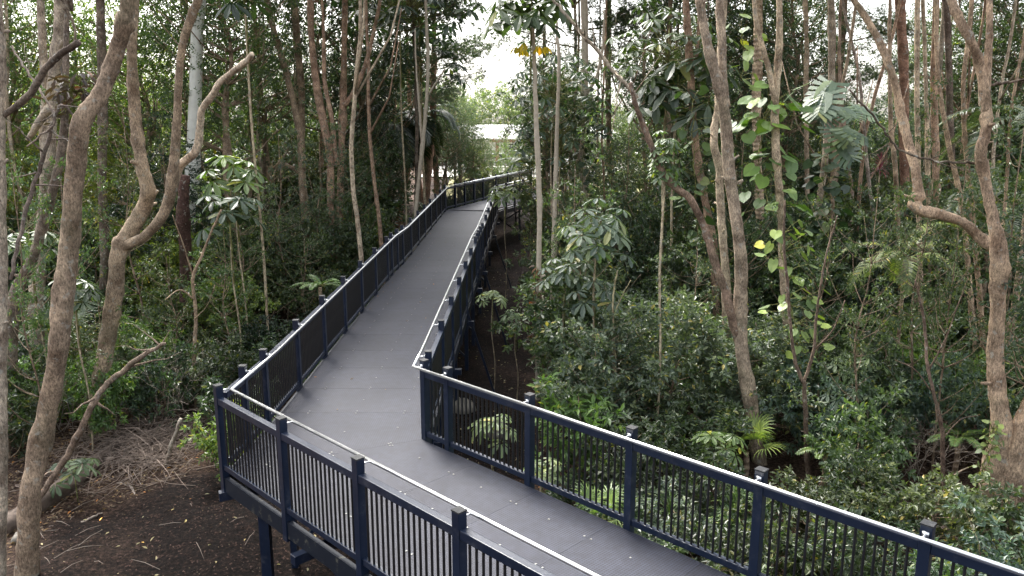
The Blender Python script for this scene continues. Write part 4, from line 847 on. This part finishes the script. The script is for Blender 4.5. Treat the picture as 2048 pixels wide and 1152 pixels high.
rosette('grass tuft behind the sixth post of the near right railing', 1690, 1020, 11.4, .7, (.08, .13, .04), TUFT, 'grass_tuft', 'grass tuft')
rosette('pink-leaved cordyline far back right of the split-leaf climber', 1760, 335, 24, .8, (.22, .05, .10), ROS, 'cordyline', 'plant')

# ------------------------------------------------------------------ debris on the forest floor
rng = np.random.default_rng(40)
M['mulchchip'] = plainmat('mulch_chip', (.062, .034, .025), .95, 14, .95, .002); M['brushwood'] = plainmat('brush_twig', (.20, .155, .125), .9, 7, .6, .01)
def gpt(px, py):
    """point of the ground seen at an image position"""
    D = ray(px, py); t = 5.0
    while t < 120 and CAMH+D[2]*t > float(gz(D[0]*t, D[1]*t)): t += .05
    return np.array([D[0]*t, D[1]*t, float(gz(D[0]*t, D[1]*t))])
def rock(label, px, py, r, col=None, sq=.7):
    p = gpt(px, py); n = 14; rg_ = np.random.default_rng(int(px)); u, v_ = np.meshgrid(np.linspace(0, 2*np.pi, n, endpoint=False), np.linspace(.05, np.pi-.05, 9)); ph = rg_.uniform(0, 6, 5)
    rr = r*(1+.18*np.sin(2*u+ph[0])*np.sin(v_)+.12*np.sin(3*u+ph[1]+2*v_)+rg_.normal(0, .05, u.shape))
    V = np.stack([rr*np.cos(u)*np.sin(v_), rr*np.sin(u)*np.sin(v_), rr*np.cos(v_)*sq], -1).reshape(-1, 3); i, j = np.meshgrid(np.arange(8), np.arange(n), indexing='ij'); k = (j+1) % n
    mb = MB().add(V, f4=np.stack([i*n+j, (i+1)*n+j, (i+1)*n+k, i*n+k], -1).reshape(-1, 4)); mb.poly = [list(range(n)), list(range(8*n, 9*n))[::-1]]
    o = mb.build('rock', M['rock'], smooth=True); o.location = [float(q) for q in p+np.array([0, 0, r*sq*.35])]; tag(o, label, 'rock')
rock('pale grey boulder on black mulch seen through the inner corner railing', 922, 822, .30)
rock('brown boulder behind the pale rosette plant at the near railing', 992, 868, .32)
rock('small pale stone at the lower left edge by the fallen log', 40, 1078, .12)
rock('dark low stone by the fallen limb at lower left', 420, 830, .16)
def log(label, pts, r, mat='deadwood', name='fallen_log', lift=.5, seed=1):
    rg_ = np.random.default_rng(seed); P_ = np.array([gpt(*p) for p in pts]); P_[:, 2] += np.array(r)*lift
    s = curve(np.hstack([P_, np.array(r)[:, None]]), 8, rg_, .01); org = s[0, :3].copy(); mb = MB().tube(s[:, :3]-org, s[:, 3], 14, .12, rg_)
    o = mb.build(name, M[mat], smooth=True); o.location = [float(q) for q in org]; tag(o, label, 'log')
log('thick fallen log lying against the bending trunk at lower left', [(0, 1075), (60, 1030), (130, 985), (200, 925), (262, 870)], [.16, .17, .16, .13, .08])
log('red-brown rotten log seen through the balusters at lower right', [(1590, 1130), (1700, 1100), (1830, 1075), (1900, 1068)], [.10, .12, .12, .08], seed=2)
log('rotting log in the shade at the foot of the three slim trunks', [(1900, 905), (1950, 880), (2010, 850)], [.08, .1, .08], seed=3)
log('pale stick lying on the mulch left of the corner post', [(395, 905), (420, 880), (432, 862)], [.02, .022, .015], 'greywood', 'fallen_stick', seed=4)
log('curved pale root on the edge of the mulch, lower left', [(236, 968), (262, 975), (274, 1000)], [.02, .022, .012], 'greywood', 'fallen_stick', seed=5)
log('bleached stick lying across the litter by the brush pile', [(160, 1050), (185, 1038), (205, 1028)], [.02, .018, .01], 'greywood', 'fallen_stick', seed=6)
# brush pile of small sticks
mb = MB()
for k in range(1200):
    px = rng.normal(300, 95); py = 890+(px-300)*-.22+rng.normal(0, 34); p = gpt(px, np.clip(py, 790, 1010)); p[2] += abs(rng.normal(0, .17))*math.exp(-((px-290)/110)**2); az = rng.normal(.6, 1.1); el = rng.normal(.12, .28); L_ = rng.uniform(.25, 1.1)
    d = np.array([math.cos(az)*math.cos(el), math.sin(az)*math.cos(el), math.sin(el)]); q1 = p-d*L_/2; q2 = p+d*L_/2; m_ = p+rng.normal(0, .05, 3)
    for q in (q1, q2): q[2] = max(q[2], float(gz(q[0], q[1]))+.01)
    mb.tube([q1, m_, q2], [rng.uniform(.003, .009), .005, .002], 5)
o = mb.build('brush_pile', M['brushwood'], smooth=True); tag(o, 'tangled heap of dead brown sticks on the bank left of the corner post', 'brush', kind='stuff')
mb = MB()
for (x0, y0, n_, sx_, sy_) in [(1880, 900, 70, 90, 60), (1500, 860, 50, 60, 30), (440, 760, 70, 60, 60), (560, 700, 50, 50, 25), (330, 1060, 10, 150, 70), (1080, 640, 40, 40, 60), (60, 1080, 30, 60, 50), (1700, 1060, 60, 200, 40)]:
    for k in range(n_):
        p = gpt(x0+rng.normal(0, sx_), np.clip(y0+rng.normal(0, sy_), 500, 1150)); az = rng.uniform(0, 6.28); L_ = rng.uniform(.1, .6); d = np.array([math.cos(az), math.sin(az), rng.normal(0, .12)])
        mb.tube([p+[0, 0, .015], p+d*L_*.5+[0, 0, .05], p+d*L_+[0, 0, .03]], [.0045, .004, .002], 5)
tag(mb.build('ground_twigs', M['greywood'], smooth=True), 'scattered dead twigs over the forest floor', 'twigs', kind='stuff')
# fallen leaves
def litter(n, xr, yr_, keep, size, label, mat, col, dark=False):
    x = rng.uniform(*xr, n); y = rng.uniform(*yr_, n); k = keep(x, y); x, y = x[k], y[k]; n = len(x); z = gz(x, y)+rng.uniform(.008, .035, n)
    az = rng.uniform(0, 6.28, n); d = np.stack([np.cos(az), np.sin(az), rng.normal(0, .25, n)], -1); nn = np.stack([rng.normal(0, .3, n), rng.normal(0, .3, n), np.ones(n)], -1)
    mb = MB(); leaves(mb, np.stack([x, y, z], -1), d, nn, size*rng.uniform(.5, 1.3, n), size*.42, 'oval'); o = mb.build('fallen_leaves', M[mat], color=col); tag(o, label, 'leaf litter', kind='stuff')
inm = lambda x, y: (x > -7.6+np.clip((y-11.6)*.7, 0, 2.0))&(x < .3)
litter(900, (-9, .8), (7, 34), lambda x, y: inm(x, y), .075, 'sparse pale fallen leaves on the dark mulch', 'leaf_dry', (.36, .30, .20))
litter(12000, (-20, 22), (8, 34), lambda x, y: ~inm(x, y), .085, 'brown leaf litter covering the forest floor', 'leaf_dry', (.11, .07, .045))
litter(9000, (-11.5, -3.8), (8.5, 18), lambda x, y: ~inm(x, y), .08, 'thick brown leaf litter around the brush pile at lower left', 'leaf_dry', (.14, .09, .06))
litter(1500, (-20, 22), (8, 34), lambda x, y: ~inm(x, y), .08, 'pale dry leaves scattered through the brown litter', 'leaf_dry', (.32, .25, .17))
litter(16000, (-9, 1.5), (7, 30), lambda x, y: inm(x, y), .05, 'dark bark mulch chips beside the walkway', 'mulchchip', None)
litter(1400, (-9, 1.5), (7, 18), lambda x, y: inm(x, y), .035, 'small tan wood flecks in the dark mulch', 'leaf_dry', (.13, .09, .06))
# a few leaves on the deck
mb = MB(); n = 46; yy = rng.uniform(10.8, 32, n); xx = np.array([rng.uniform(Lx(y)+.15, Rx(y)-.15) for y in yy]); xx[:20] = [Lx(y)+rng.uniform(.09, .2) for y in yy[:20]]
az = rng.uniform(0, 6.28, n); leaves(mb, np.stack([xx, yy, [ZT(y)+.012 for y in yy]], -1), np.stack([np.cos(az), np.sin(az), np.zeros(n)], -1), np.tile([0, 0, 1.], (n, 1)), .05, .022, 'oval')
tag(mb.build('fallen_leaves', M['leaf_dry'], color=(.20, .12, .06)), 'few small brown leaves fallen on the walkway deck', 'leaf litter', kind='stuff')

# ------------------------------------------------------------------ beyond the trees: pale car park, house, car
def sheet(name, x0, x1, y0, y1, mat, dz, n=14):
    X, Y = np.meshgrid(np.linspace(x0, x1, n), np.linspace(y0, y1, n)); Z = gz(X, Y)+dz; i, j = np.meshgrid(np.arange(n-1), np.arange(n-1), indexing='ij'); q = i*n+j
    o = MB().add(np.stack([X, Y, Z], -1).reshape(-1, 3), f4=np.stack([q, q+1, q+n+1, q+n], -1).reshape(-1, 4)).build(name, M[mat], smooth=True); o['kind'] = 'structure'
sheet('lawn', -4.5, 10, 46, 57, 'grass', .06, 30); sheet('car_park', -7, 24, 57, 82, 'concrete', .10, 40)
HY = 84.0; hp = at(1000, 330, HY); gh = float(gz(hp[0], HY))
hs_ = empty('house', (2, HY+3, gh), 0, 'low white house with a pale roof, far beyond the end of the walkway', 'house'); hs_.location = (2, HY+3, gh)
MB().box((2, HY+5, gh+1.28), (22, 7, 2.9)).build('wall', M['white'], hs_)
mb = MB(); x0, x1, y0, y1, z0, z1 = -10, 14, HY, HY+10, gh+2.75, gh+4.3
mb.add([[x0, y0, z0], [x1, y0, z0], [x1, y1, z0], [x0, y1, z0], [x0+4, (y0+y1)/2, z1], [x1-4, (y0+y1)/2, z1]], f3=[[3, 0, 4], [1, 2, 5]], f4=[[0, 1, 5, 4], [2, 3, 4, 5], [3, 2, 1, 0]]); mb.build('roof', M['roof'], hs_)
for xw in (-5, 0, 4.5, 9): MB().box((xw, HY+1.48, gh+1.5), (1.8, .08, 1.3)).build('window', M['glass'], hs_)
pg = empty('pergola', (1.5, 62, float(gz(1.5, 62))), 0, 'brown timber pergola standing in the bright car park behind the trees', 'pergola')
gp = float(gz(1.5, 62))
for xw in (-1.2, 1.0, 1.6, 3.9):
    for yw in (61, 64): MB().box((xw, yw, gp+1.2), (.22, .22, 2.4)).build('post', M['beamw'], pg)
for yw in (61, 64): MB().box((1.3, yw, gp+2.48), (6.2, .12, .2)).build('beam', M['beamw'], pg)
for xw in np.linspace(-1.5, 4.2, 9): MB().box((xw, 62.5, gp+2.63), (.08, 4.2, .12)).build('rafter', M['beamw'], pg)
def car(label, x, y, col, rz=0.0):
    g = float(gz(x, y))+.11; o = empty('parked_car', (x, y, g), rz, label, 'car')
    prof = [(-2.1, .35), (-2.15, .7), (-1.95, .85), (-1.25, .95), (-.75, 1.38), (.55, 1.42), (1.25, 1.0), (2.0, .88), (2.15, .6), (2.1, .35)]
    mb = MB(); n = len(prof); V = []
    for sy in (-.85, .85):
        for (px, pz) in prof: V.append([px, sy*(1 if pz < 1 else .82), pz])
    mb.add(V, f4=[[k, (k+1) % n, n+(k+1) % n, n+k] for k in range(n)]); mb.poly = [list(range(n))[::-1], list(range(n, 2*n))]
    b_ = mb.build('body', M['carpaint'], None, bevel=.05); b_.parent = o
    for sy in (-1, 1):
        w = MB(); w.poly = [[0, 1, 2, 3]] if sy < 0 else [[3, 2, 1, 0]]; w.v = [np.array([[-1.12, sy*.80, .98], [1.1, sy*.80, 1.0], [.5, sy*.715, 1.35], [-.68, sy*.715, 1.32]])]; w.n = 4
        w.v[0][:, 1] += sy*.03; ww = w.build('side_window', M['glass'], None); ww.parent = o
        for xx_ in (-1.3, 1.35):
            t = MB().tube([[xx_, sy*.62, .32], [xx_, sy*.88, .32]], .32, 20).build('wheel', M['rubber'], None); t.parent = o
            r_ = MB().tube([[xx_, sy*.80, .32], [xx_, sy*.892, .32]], .19, 16).build('rim', M['steel'], None); r_.parent = t
car('silver car parked under the pergola far behind the walkway end', -1.2, 66, None)
car('second silver car in the bright car park, right of the pergola', 6.5, 68, None, .2)
mbw = MB().box((1.8, 58.5, float(gz(.5, 58.5))+.35), (8.5, .25, .9)); tag(mbw.build('low_wall', M['white']), 'low white wall along the front of the bright car park', 'wall')

# ------------------------------------------------------------------ the wood: shrubs, understorey and canopy
def ok(x, y, r=.9, strip=.55):
    if y < 7.5 and x > -8: return False
    # keep clear of the walkway and of the mulched strips
    if 7 < y < 35.5 and Lx(y)-.9-r < x < (Rx(y)+1.15+(y < 22)*.55)+r*.7: return False
    if y <= 12 and x < .5 and x > -7.2-r*.4: return False
    p = np.array([x, y]); t = float((p-Rc0)@nl)
    q = p-Rc0-nl*t
    if 0 < t < 13 and (np.linalg.norm(q) < .85+r*.55 or (q@inLn) > -.3 and False): return False
    if float((p-Rc0)@inRn) > 0 and t > -.5: return False
    if y > 34:
        t = float((p-LC)@d3); q = p-LC-d3*t
        if -1 < t < 13 and -3.6-r < float(q@inL3*-1) < r+.8: return False
    return True
placed = []
COLS = [(1370, 1610, 14.2), (1560, 1680, 13.4), (1850, 1920, 12.5), (1285, 1385, 14.2), (1890, 2120, 12.6), (60, 300, 15.6), (1900, 2010, 16.4)]   # keep tall growth from hiding these trunks
def scatter(kind, n, pxr, dr, hr, wr, cols, r=.7, gap=.75, avoid=()):
    k = 0; tries = 0
    while k < n and tries < n*25:
        tries += 1; d = prng.uniform(*dr); px = prng.uniform(*pxr); x = (px-1024)/F*d*1.01; y = d
        if not ok(x, y, r*wr[1]): continue
        if any((x-a)**2+(y-b_)**2 < (gap*(r+c))**2 for a, b_, c in placed): continue
        X_, Y_ = proj((x, y, float(gz(x, y))))
        if kind != 'shrub' and d > 11 and any(c0 < X_ < c1 and d < dt for c0, c1, dt in COLS): continue
        if kind == 'shrub' and 10.5 < d and any(c0 < X_ < c1 and d < dt for c0, c1, dt in COLS) and prng.random() < .8: continue
        if any(ax0 < X_ < ax1 and ay0 < Y_ < ay1 for ax0, ay0, ax1, ay1 in avoid): continue
        placed.append((x, y, r)); plant(kind, x, y, prng.uniform(*hr), prng.uniform(*wr), prng.choice(cols)); k += 1
AV = [(1740, 930, 1990, 1080), (1860, 760, 1990, 840), (230, 850, 470, 1160), (480, 670, 640, 760), (0, 1000, 260, 1160), (880, 560, 1045, 1000), (1035, 600, 1080, 720)]
# right side
scatter('shrub', 26, (1040, 2300), (7.2, 11.5), (.55, .9), (.7, .95), ['mid', 'dark', 'olive', 'grey'], .6, .7, AV)
scatter('bigshrub', 16, (1080, 1560), (12.8, 16), (.75, 1.15), (.9, 1.15), ['grey', 'mid', 'dark', 'grey'], .95, .7, AV)
scatter('shrub', 30, (1080, 2250), (11.5, 18), (.8, 1.3), (.9, 1.2), ['grey', 'mid', 'dark', 'olive', 'mid'], .7, .62, AV)
scatter('broad', 12, (1080, 2100), (12, 19), (.7, 1.0), (.75, .95), ['mid', 'grey', 'bright', 'dark'], .8, .6, AV)
scatter('bigshrub', 38, (1110, 2300), (15.5, 25), (1.05, 1.6), (1.0, 1.25), ['dark', 'mid', 'grey', 'olive', 'dark'], 1.0, .72, AV)
scatter('under', 24, (1090, 2350), (19, 30), (.75, 1.1), (.9, 1.2), ['dark', 'mid', 'olive', 'dark', 'grey'], 1.0, .9)
scatter('under', 7, (1620, 2200), (14.5, 19), (.62, .8), (.7, .9), ['mid', 'dark', 'olive'], .9, .8, AV)
for (px, d, h, w, c_) in [(1745, 13.2, .85, .62, 'olive'), (1850, 14.6, .95, .70, 'mid'), (1925, 13.4, .95, .6, 'olive'), (2035, 13.6, 1.0, .8, 'mid'), (2110, 12.2, .95, .8, 'dark'), (1660, 15.6, .75, .7, 'mid'), (1400, 16.8, .62, .7, 'grey'), (1230, 14.3, .50, .62, 'grey'), (1155, 19, .9, .8, 'mid'), (1480, 19, 1.0, .9, 'mid'), (1255, 23, 1.1, 1.0, 'dark'), (1340, 25, 1.2, 1.1, 'mid'), 
                         (470, 21, .9, .9, 'mid'), (330, 18.2, .55, .6, 'olive'), (120, 17.5, 1.0, .8, 'mid'), (30, 13.5, .9, .6, 'mid'), (260, 20, 1.1, .9, 'olive'), (560, 24, 1.0, .9, 'grey'), (440, 18, .65, .6, 'mid'), (640, 25, 1.0, .9, 'grey'), (700, 27, 1.0, .9, 'dark'), (745, 31, 1.1, .9, 'dark'), (600, 22, .55, .7, 'mid'), (180, 15.6, .45, .6, 'mid')]:
    plant('sparse', (px-1024)/F*d, d, h, w, c_)
for k in range(17):                                           # slim stems of the forest behind
    left = k < 7; d = prng.uniform(19, 31); px = prng.uniform(20, 800) if left else prng.uniform(1130, 2040); x = (px-1024)/F*d
    if not ok(x, d, .2): continue
    g = float(gz(x, d)); r_ = prng.uniform(.035, .075); c_ = prng.choice([BR, PALE, GREY, PALE, RED]); cn = {BR: 'brown', PALE: 'pale', GREY: 'grey', RED: 'reddish'}[c_]; a_, b_ = prng.uniform(-.7, .7), prng.uniform(-.5, .5); rg_ = np.random.default_rng(k+50)
    o = empty('rainforest_tree', (x, d, g)); p = curve([[0, 0, -.3, r_*1.4], [a_*.3+.1, 0, 2.5, r_], [a_*.5-.1, b_*.5, 6, r_*.85], [a_+.1, b_, 9.5, r_*.7], [a_, b_, 13, r_*.5]], 6, rg_, .01)
    t = MB().tube(p[:, :3], p[:, 3], 9, .06, rg_).build('trunk', M['bark' if k % 3 else 'bark_smooth'], None, True, color=c_); t.parent = o
    for q in range(2):
        z_ = prng.uniform(4, 7.5); az = prng.uniform(0, 6.28); b0 = np.array([np.interp(z_, p[:, 2], p[:, 0]), np.interp(z_, p[:, 2], p[:, 1]), z_]); dv = np.array([math.cos(az)*.5, math.sin(az)*.5, 1.0]); L_ = prng.uniform(1.5, 3.5)
        lb = MB().tube([b0, b0+dv*L_*.5+[math.cos(az)*.2, math.sin(az)*.2, 0], b0+dv*L_+[0, 0, .5]], [r_*.5, r_*.4, r_*.2], 7).build('limb', M['bark'], None, True, color=c_); lb.parent = o
    child(PL['tree'][k % 4][0], 'crown', o, (a_, b_, 10.5), (.7, .7, .6), (0, 0, k), GREENS['dark'])
    PLANTS.append([o, 'slim '+cn+' forest trunk', 'tree', x, d])
scatter('bigshrub', 24, (-200, 830), (32, 46), (1.2, 1.8), (1.5, 2.2), ['dark', 'mid', 'olive', 'deep'], 1.2, .7)
scatter('bigshrub', 20, (1130, 2300), (30, 46), (1.2, 1.8), (1.5, 2.2), ['dark', 'mid', 'olive', 'deep'], 1.2, .7)
# left side
scatter('shrub', 24, (-150, 470), (13.5, 20), (.7, 1.15), (.8, 1.1), ['mid', 'dark', 'olive', 'bright'], .7, .7, AV)
scatter('broad', 12, (-100, 470), (14, 21), (.8, 1.2), (.8, 1.05), ['dark', 'mid', 'deep', 'mid'], .8, .7, AV)
scatter('bigshrub', 24, (-100, 760), (18, 31), (.9, 1.3), (.95, 1.2), ['dark', 'mid', 'deep', 'olive'], 1.0, .72, AV)
scatter('shrub', 22, (430, 800), (17.5, 32), (.8, 1.2), (.9, 1.2), ['dark', 'mid', 'deep'], .7, .7, AV)
scatter('under', 26, (-250, 860), (20, 34), (.8, 1.15), (.9, 1.2), ['dark', 'deep', 'mid', 'dark', 'olive'], 1.0, .9)
# bushes far left-centre, backlight painted in as yellow-green leaf colour
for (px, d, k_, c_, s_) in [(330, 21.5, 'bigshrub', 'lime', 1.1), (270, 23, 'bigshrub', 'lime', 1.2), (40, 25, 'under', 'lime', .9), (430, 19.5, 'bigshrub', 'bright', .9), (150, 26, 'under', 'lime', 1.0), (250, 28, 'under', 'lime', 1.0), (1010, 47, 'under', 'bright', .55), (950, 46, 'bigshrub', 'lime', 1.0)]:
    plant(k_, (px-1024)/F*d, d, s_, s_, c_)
# small plants hugging the walkway edges
for (px, py, c_) in [(1130, 1000, 'mid'), (1180, 1040, 'dark'), (1250, 1085, 'mid'), (1330, 1120, 'mid'), (1010, 760, 'dark'), (1050, 730, 'mid'), (470, 690, 'dark'), (430, 700, 'mid'), (1060, 560, 'dark'), (1040, 500, 'dark'), (1020, 450, 'mid')]:
    p = gpt(px, py+30); 
    if ok(p[0], p[1], .1): plant('shrub', p[0], p[1], .5, .5, c_)
# canopy trees
CAN = []
def canopy(px, d, zb, s, col='dark', kind='tree', sz=1.0, trunk=True, name='canopy_tree'):
    fm, lm = prng.choice(PL[kind]); x = (px-1024)/F*d; g = float(gz(x, d)); o = empty(name, (x, d, g), 0)
    gc = GREENS[col]; j = prng.uniform(.85, 1.2); rz = prng.uniform(0, 6.28); r_ = prng.uniform(.07, .15)*(1 if kind == 'tree' else 1.6); z = zb-g
    wob = [prng.uniform(-.5, .5) for _ in range(4)]
    p = curve([[0, 0, -.3, r_*1.4], [wob[0]*.4, wob[1]*.4, z*.4, r_], [wob[2]*.6, wob[3]*.6, z*.8, r_*.85], [0, 0, z+s*2, r_*.6]], 6, np.random.default_rng(int(px+d*10)+999), .01)
    t = MB().tube(p[:, :3], p[:, 3], 9, .06, np.random.default_rng(int(px)+999)).build('trunk', M['bark'], None, True, color=prng.choice([BR, GREY, DK, RED, BR])); t.parent = o
    child(fm, 'crown', o, (0, 0, z), (s, s, s*sz), (0, 0, rz), tuple(q*j for q in gc))
    if lm: child(lm, 'limb', o, (0, 0, z), (s, s, s*sz), (0, 0, rz), BR)
    PLANTS.append([o, COLW[col]+(' lacy' if kind == 'sparse' else '')+' canopy tree', 'tree', x, d]); return o
for k, (px, d, zb, s, c_) in enumerate([
  (-80, 24, 3.0, 1.1, 'mid'), (60, 27, 3.2, .95, 'bright'), (170, 30, 3.6, 1.0, 'lime'), (300, 28, 3.4, 1.0, 'bright'), (410, 29, 3.4, 1.0, 'bright'), (470, 26, 3.8, .9, 'mid'), (545, 31, 3.0, 1.15, 'dark'), (660, 33, 3.6, 1.1, 'deep'), (735, 34, 4.2, 1.0, 'deep'), (780, 37, 3.4, 1.15, 'deep'), (835, 43, 3.0, .8, 'deep'), (925, 42, 1.6, .42, 'dark'), (905, 46, 2.6, .5, 'olive'), (965, 50, 1.4, .34, 'olive'),  # left crowns in bright and lime: backlight put into the leaf colour
  (20, 36, 1.2, .9, 'lime'), (200, 38, 1.2, .95, 'bright'), (370, 38, 1.2, .9, 'lime'), (520, 40, 1.2, 1.0, 'dark'), (660, 42, 1.2, 1.05, 'dark'), (770, 46, 1.2, 1.05, 'dark'), (-140, 34, 1.5, 1.1, 'mid'),
  (1125, 33, 1.6, .62, 'mid'), (1190, 38, .8, .45, 'dark'), (1255, 35, .9, .55, 'dark'), (1345, 32, 2.6, 1.0, 'dark'), (1400, 30, 3.0, 1.1, 'deep'), (1480, 33, 2.5, 1.2, 'dark'), (1560, 28, 3.2, .95, 'dark'), (1590, 31, 3.0, .8, 'dark'), (1690, 36, .6, .55, 'mid'), (1760, 34, .4, .50, 'olive'), (1865, 30, 2.6, .78, 'mid'), (1900, 33, 2.4, 1.1, 'dark'), (2000, 29, 2.8, 1.1, 'dark'), (2110, 27, 2.8, 1.1, 'mid'), (2200, 31, 2, 1.3, 'dark'),
  (1370, 42, 1.2, 1.05, 'dark'), (1500, 42, 1.2, 1.0, 'mid'), (1620, 44, 1.5, .8, 'dark'), (1880, 44, 1.2, .8, 'olive'), (2040, 41, 1.2, 1.0, 'dark'), (2300, 38, 1, 1.5, 'dark')]):
    canopy(px, d, zb, s, c_)
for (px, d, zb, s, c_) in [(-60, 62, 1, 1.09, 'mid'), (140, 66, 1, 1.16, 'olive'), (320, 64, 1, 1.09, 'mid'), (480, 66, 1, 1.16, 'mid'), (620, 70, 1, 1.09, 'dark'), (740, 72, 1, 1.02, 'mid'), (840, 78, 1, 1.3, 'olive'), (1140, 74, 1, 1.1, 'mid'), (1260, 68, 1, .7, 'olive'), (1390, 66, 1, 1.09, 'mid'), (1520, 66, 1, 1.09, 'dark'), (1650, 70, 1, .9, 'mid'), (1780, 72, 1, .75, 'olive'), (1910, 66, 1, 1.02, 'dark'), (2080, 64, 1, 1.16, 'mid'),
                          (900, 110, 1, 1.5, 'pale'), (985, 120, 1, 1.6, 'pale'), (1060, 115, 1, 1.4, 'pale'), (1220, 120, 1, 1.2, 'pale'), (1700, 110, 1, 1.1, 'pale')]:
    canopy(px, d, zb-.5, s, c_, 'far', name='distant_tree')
def bough_tree(px, d, c_, boughs):
    """canopy tree whose leafy boughs reach sideways; boughs: (height z, azimuth, scale, tilt)"""
    o = canopy(px, d, 9.5, .8, c_)
    for z, az, s, tilt in boughs:
        fm, lm = prng.choice(PL['under']); zz = z-o.location.z; j = GREENS[c_]
        child(fm, 'leafy_bough', o, (0, 0, zz), (s*.75, s*.75, s), (0, tilt, az), j); child(lm, 'limb', o, (0, 0, zz), (s, s, s), (0, tilt, az), BR)
bough_tree(826, 30, 'grey', [(6.9, .1, .50, 1.35), (8.2, -.4, .62, 1.2), (5.4, .3, .34, 1.3)])
bough_tree(838, 38, 'dark', [(6.6, -.2, .55, 1.35), (8.0, .3, .7, 1.35)])
bough_tree(1140, 30, 'mid', [(7.6, 3.0, .6, 1.3), (6.3, 3.5, .35, 1.2), (8.2, .2, .7, 1.4), (6.6, .4, .5, 1.3)])
bough_tree(1325, 29, 'dark', [(7.2, 3.2, .6, 1.3), (8.0, 2.9, .5, 1.2), (6.0, 3.3, .4, 1.35)])
bough_tree(1655, 27, 'mid', [(7.4, .1, .5, 1.35), (6.0, .3, .35, 1.3)])
bough_tree(1835, 27, 'dark', [(7.6, 3.1, .5, 1.3), (6.2, 3.3, .32, 1.3)])
canopy(950, 43, 1.7, .42, 'olive'); canopy(895, 40, 2.0, .48, 'dark'); canopy(915, 44, 3.6, .4, 'grey')
canopy(975, 56, .6, .30, 'mid'); canopy(1040, 58, .6, .34, 'olive')
canopy(1097, 26, 2.6, .52, 'dark'); canopy(1112, 29, 4.2, .5, 'deep')
for (px, d, k_, c_, h) in [(985, 44.5, 'sparse', 'mid', .62), (1040, 43, 'sparse', 'dark', .75), (955, 47, 'sparse', 'olive', .6), (1015, 52, 'sparse', 'grey', .75), (1065, 50, 'under', 'mid', .8), (915, 40.5, 'sparse', 'grey', .8), (880, 38.5, 'sparse', 'dark', .9), (940, 44, 'sparse', 'dark', .85)]:
    plant(k_, (px-1024)/F*d, d, h, .8, c_)
for s_, o_, c_, h_ in [(.3, 1.3, 'deep', 1.25), (1.4, 1.2, 'dark', 1.3), (2.5, 1.3, 'deep', 1.3), (3.6, 1.2, 'dark', 1.35), (4.8, 1.3, 'deep', 1.3), (6.0, 1.3, 'dark', 1.4), (7.3, 1.3, 'olive', 1.35), (8.6, 1.4, 'dark', 1.4)]:
    q = LC+d3*s_-inL3*o_; plant('shrub', q[0], q[1], h_, 1.0, c_)
# bare twiggy bushes
def bare_bush(label, px, py, h, seed, n=9):
    p0 = gpt(px, py); rg_ = np.random.default_rng(seed); mb = MB()
    def grow(p, d, L, r, lv):
        m_ = p+d*L*.5+rg_.normal(0, .05*L, 3); e = p+d*L+np.array([0, 0, -.06*L]); mb.tube([p, m_, e], [r, r*.8, r*.55], 5)
        if lv: 
            for k in range(3): grow(p+(e-p)*rg_.uniform(.35, 1), nrm(d+rg_.normal(0, .62, 3)), L*rg_.uniform(.45, .8), max(.0025, r*.55), lv-1)
    for k in range(n): grow(np.array([0, 0, -.05])+np.append(rg_.normal(0, .12, 2), 0), nrm(np.array([rg_.normal(0, .5), rg_.normal(0, .5), 1.0])), h*rg_.uniform(.35, .6), .010, 3)
    o = mb.build('bare_bush', M['greywood'], smooth=True); o.location = [float(q) for q in p0]; tag(o, label, 'bush')
bare_bush('leafless twiggy bush in front of the forked tree, at the brush pile', 330, 850, 2.2, 61)
bare_bush('leafless twiggy bush between the brush pile and the bare sapling', 430, 800, 1.9, 62)
bare_bush('leafless twiggy bush at far left behind the bending trunk', 120, 860, 1.9, 63)
bare_bush('leafless twiggy bush on the bank beside the leaning dark sapling', 1840, 960, 1.7, 64)
bare_bush('leafless pale twigs standing in the shade right of the mulch strip', 1085, 720, 1.2, 65, 5)
bare_bush('leafless twiggy bush beside the foot of the swaying trunk', 1440, 900, 1.2, 66, 6)
bare_bush('leafless twigs by the left railing above the third post', 560, 720, 1.5, 67)
# ------------------------------------------------------------------ labels of the repeated plants
from collections import defaultdict
ORD = ['first', 'second', 'third', 'fourth', 'fifth', 'sixth', 'seventh', 'eighth', 'ninth', 'tenth', 'eleventh', 'twelfth', 'thirteenth', 'fourteenth', 'fifteenth', 'sixteenth', 'seventeenth', 'eighteenth', 'nineteenth', 'twentieth']
G = defaultdict(list)
for e in PLANTS:
    o, ph, cat, x, y = e
    lm_ = min([q for q in LAND if len(q[0].split()) < 6], key=lambda l_: (l_[1]-x)**2+(l_[2]-y)**2*.6); dx = x-lm_[1]; dy = y-lm_[2]
    if abs(dy) > abs(dx)*1.1: rel = 'far behind' if dy > 7 else 'behind' if dy > 0 else 'in front of'
    else: rel = 'right of' if dx > 0 else 'left of'
    G[(ph, rel, lm_[0])].append(e)
for (ph, rel, ln), L_ in G.items():
    L_.sort(key=lambda e: e[3]/max(e[4], 1))
    for k, e in enumerate(L_):
        o, _, cat, x, y = e
        lab = ph+' '+rel+' '+ln if len(L_) == 1 else ph+' '+rel+' '+ln+', '+ORD[k]+' from the left'
        tag(o, lab, cat, 'trees of the surrounding forest' if cat == 'tree' else 'shrubs of the forest undergrowth')
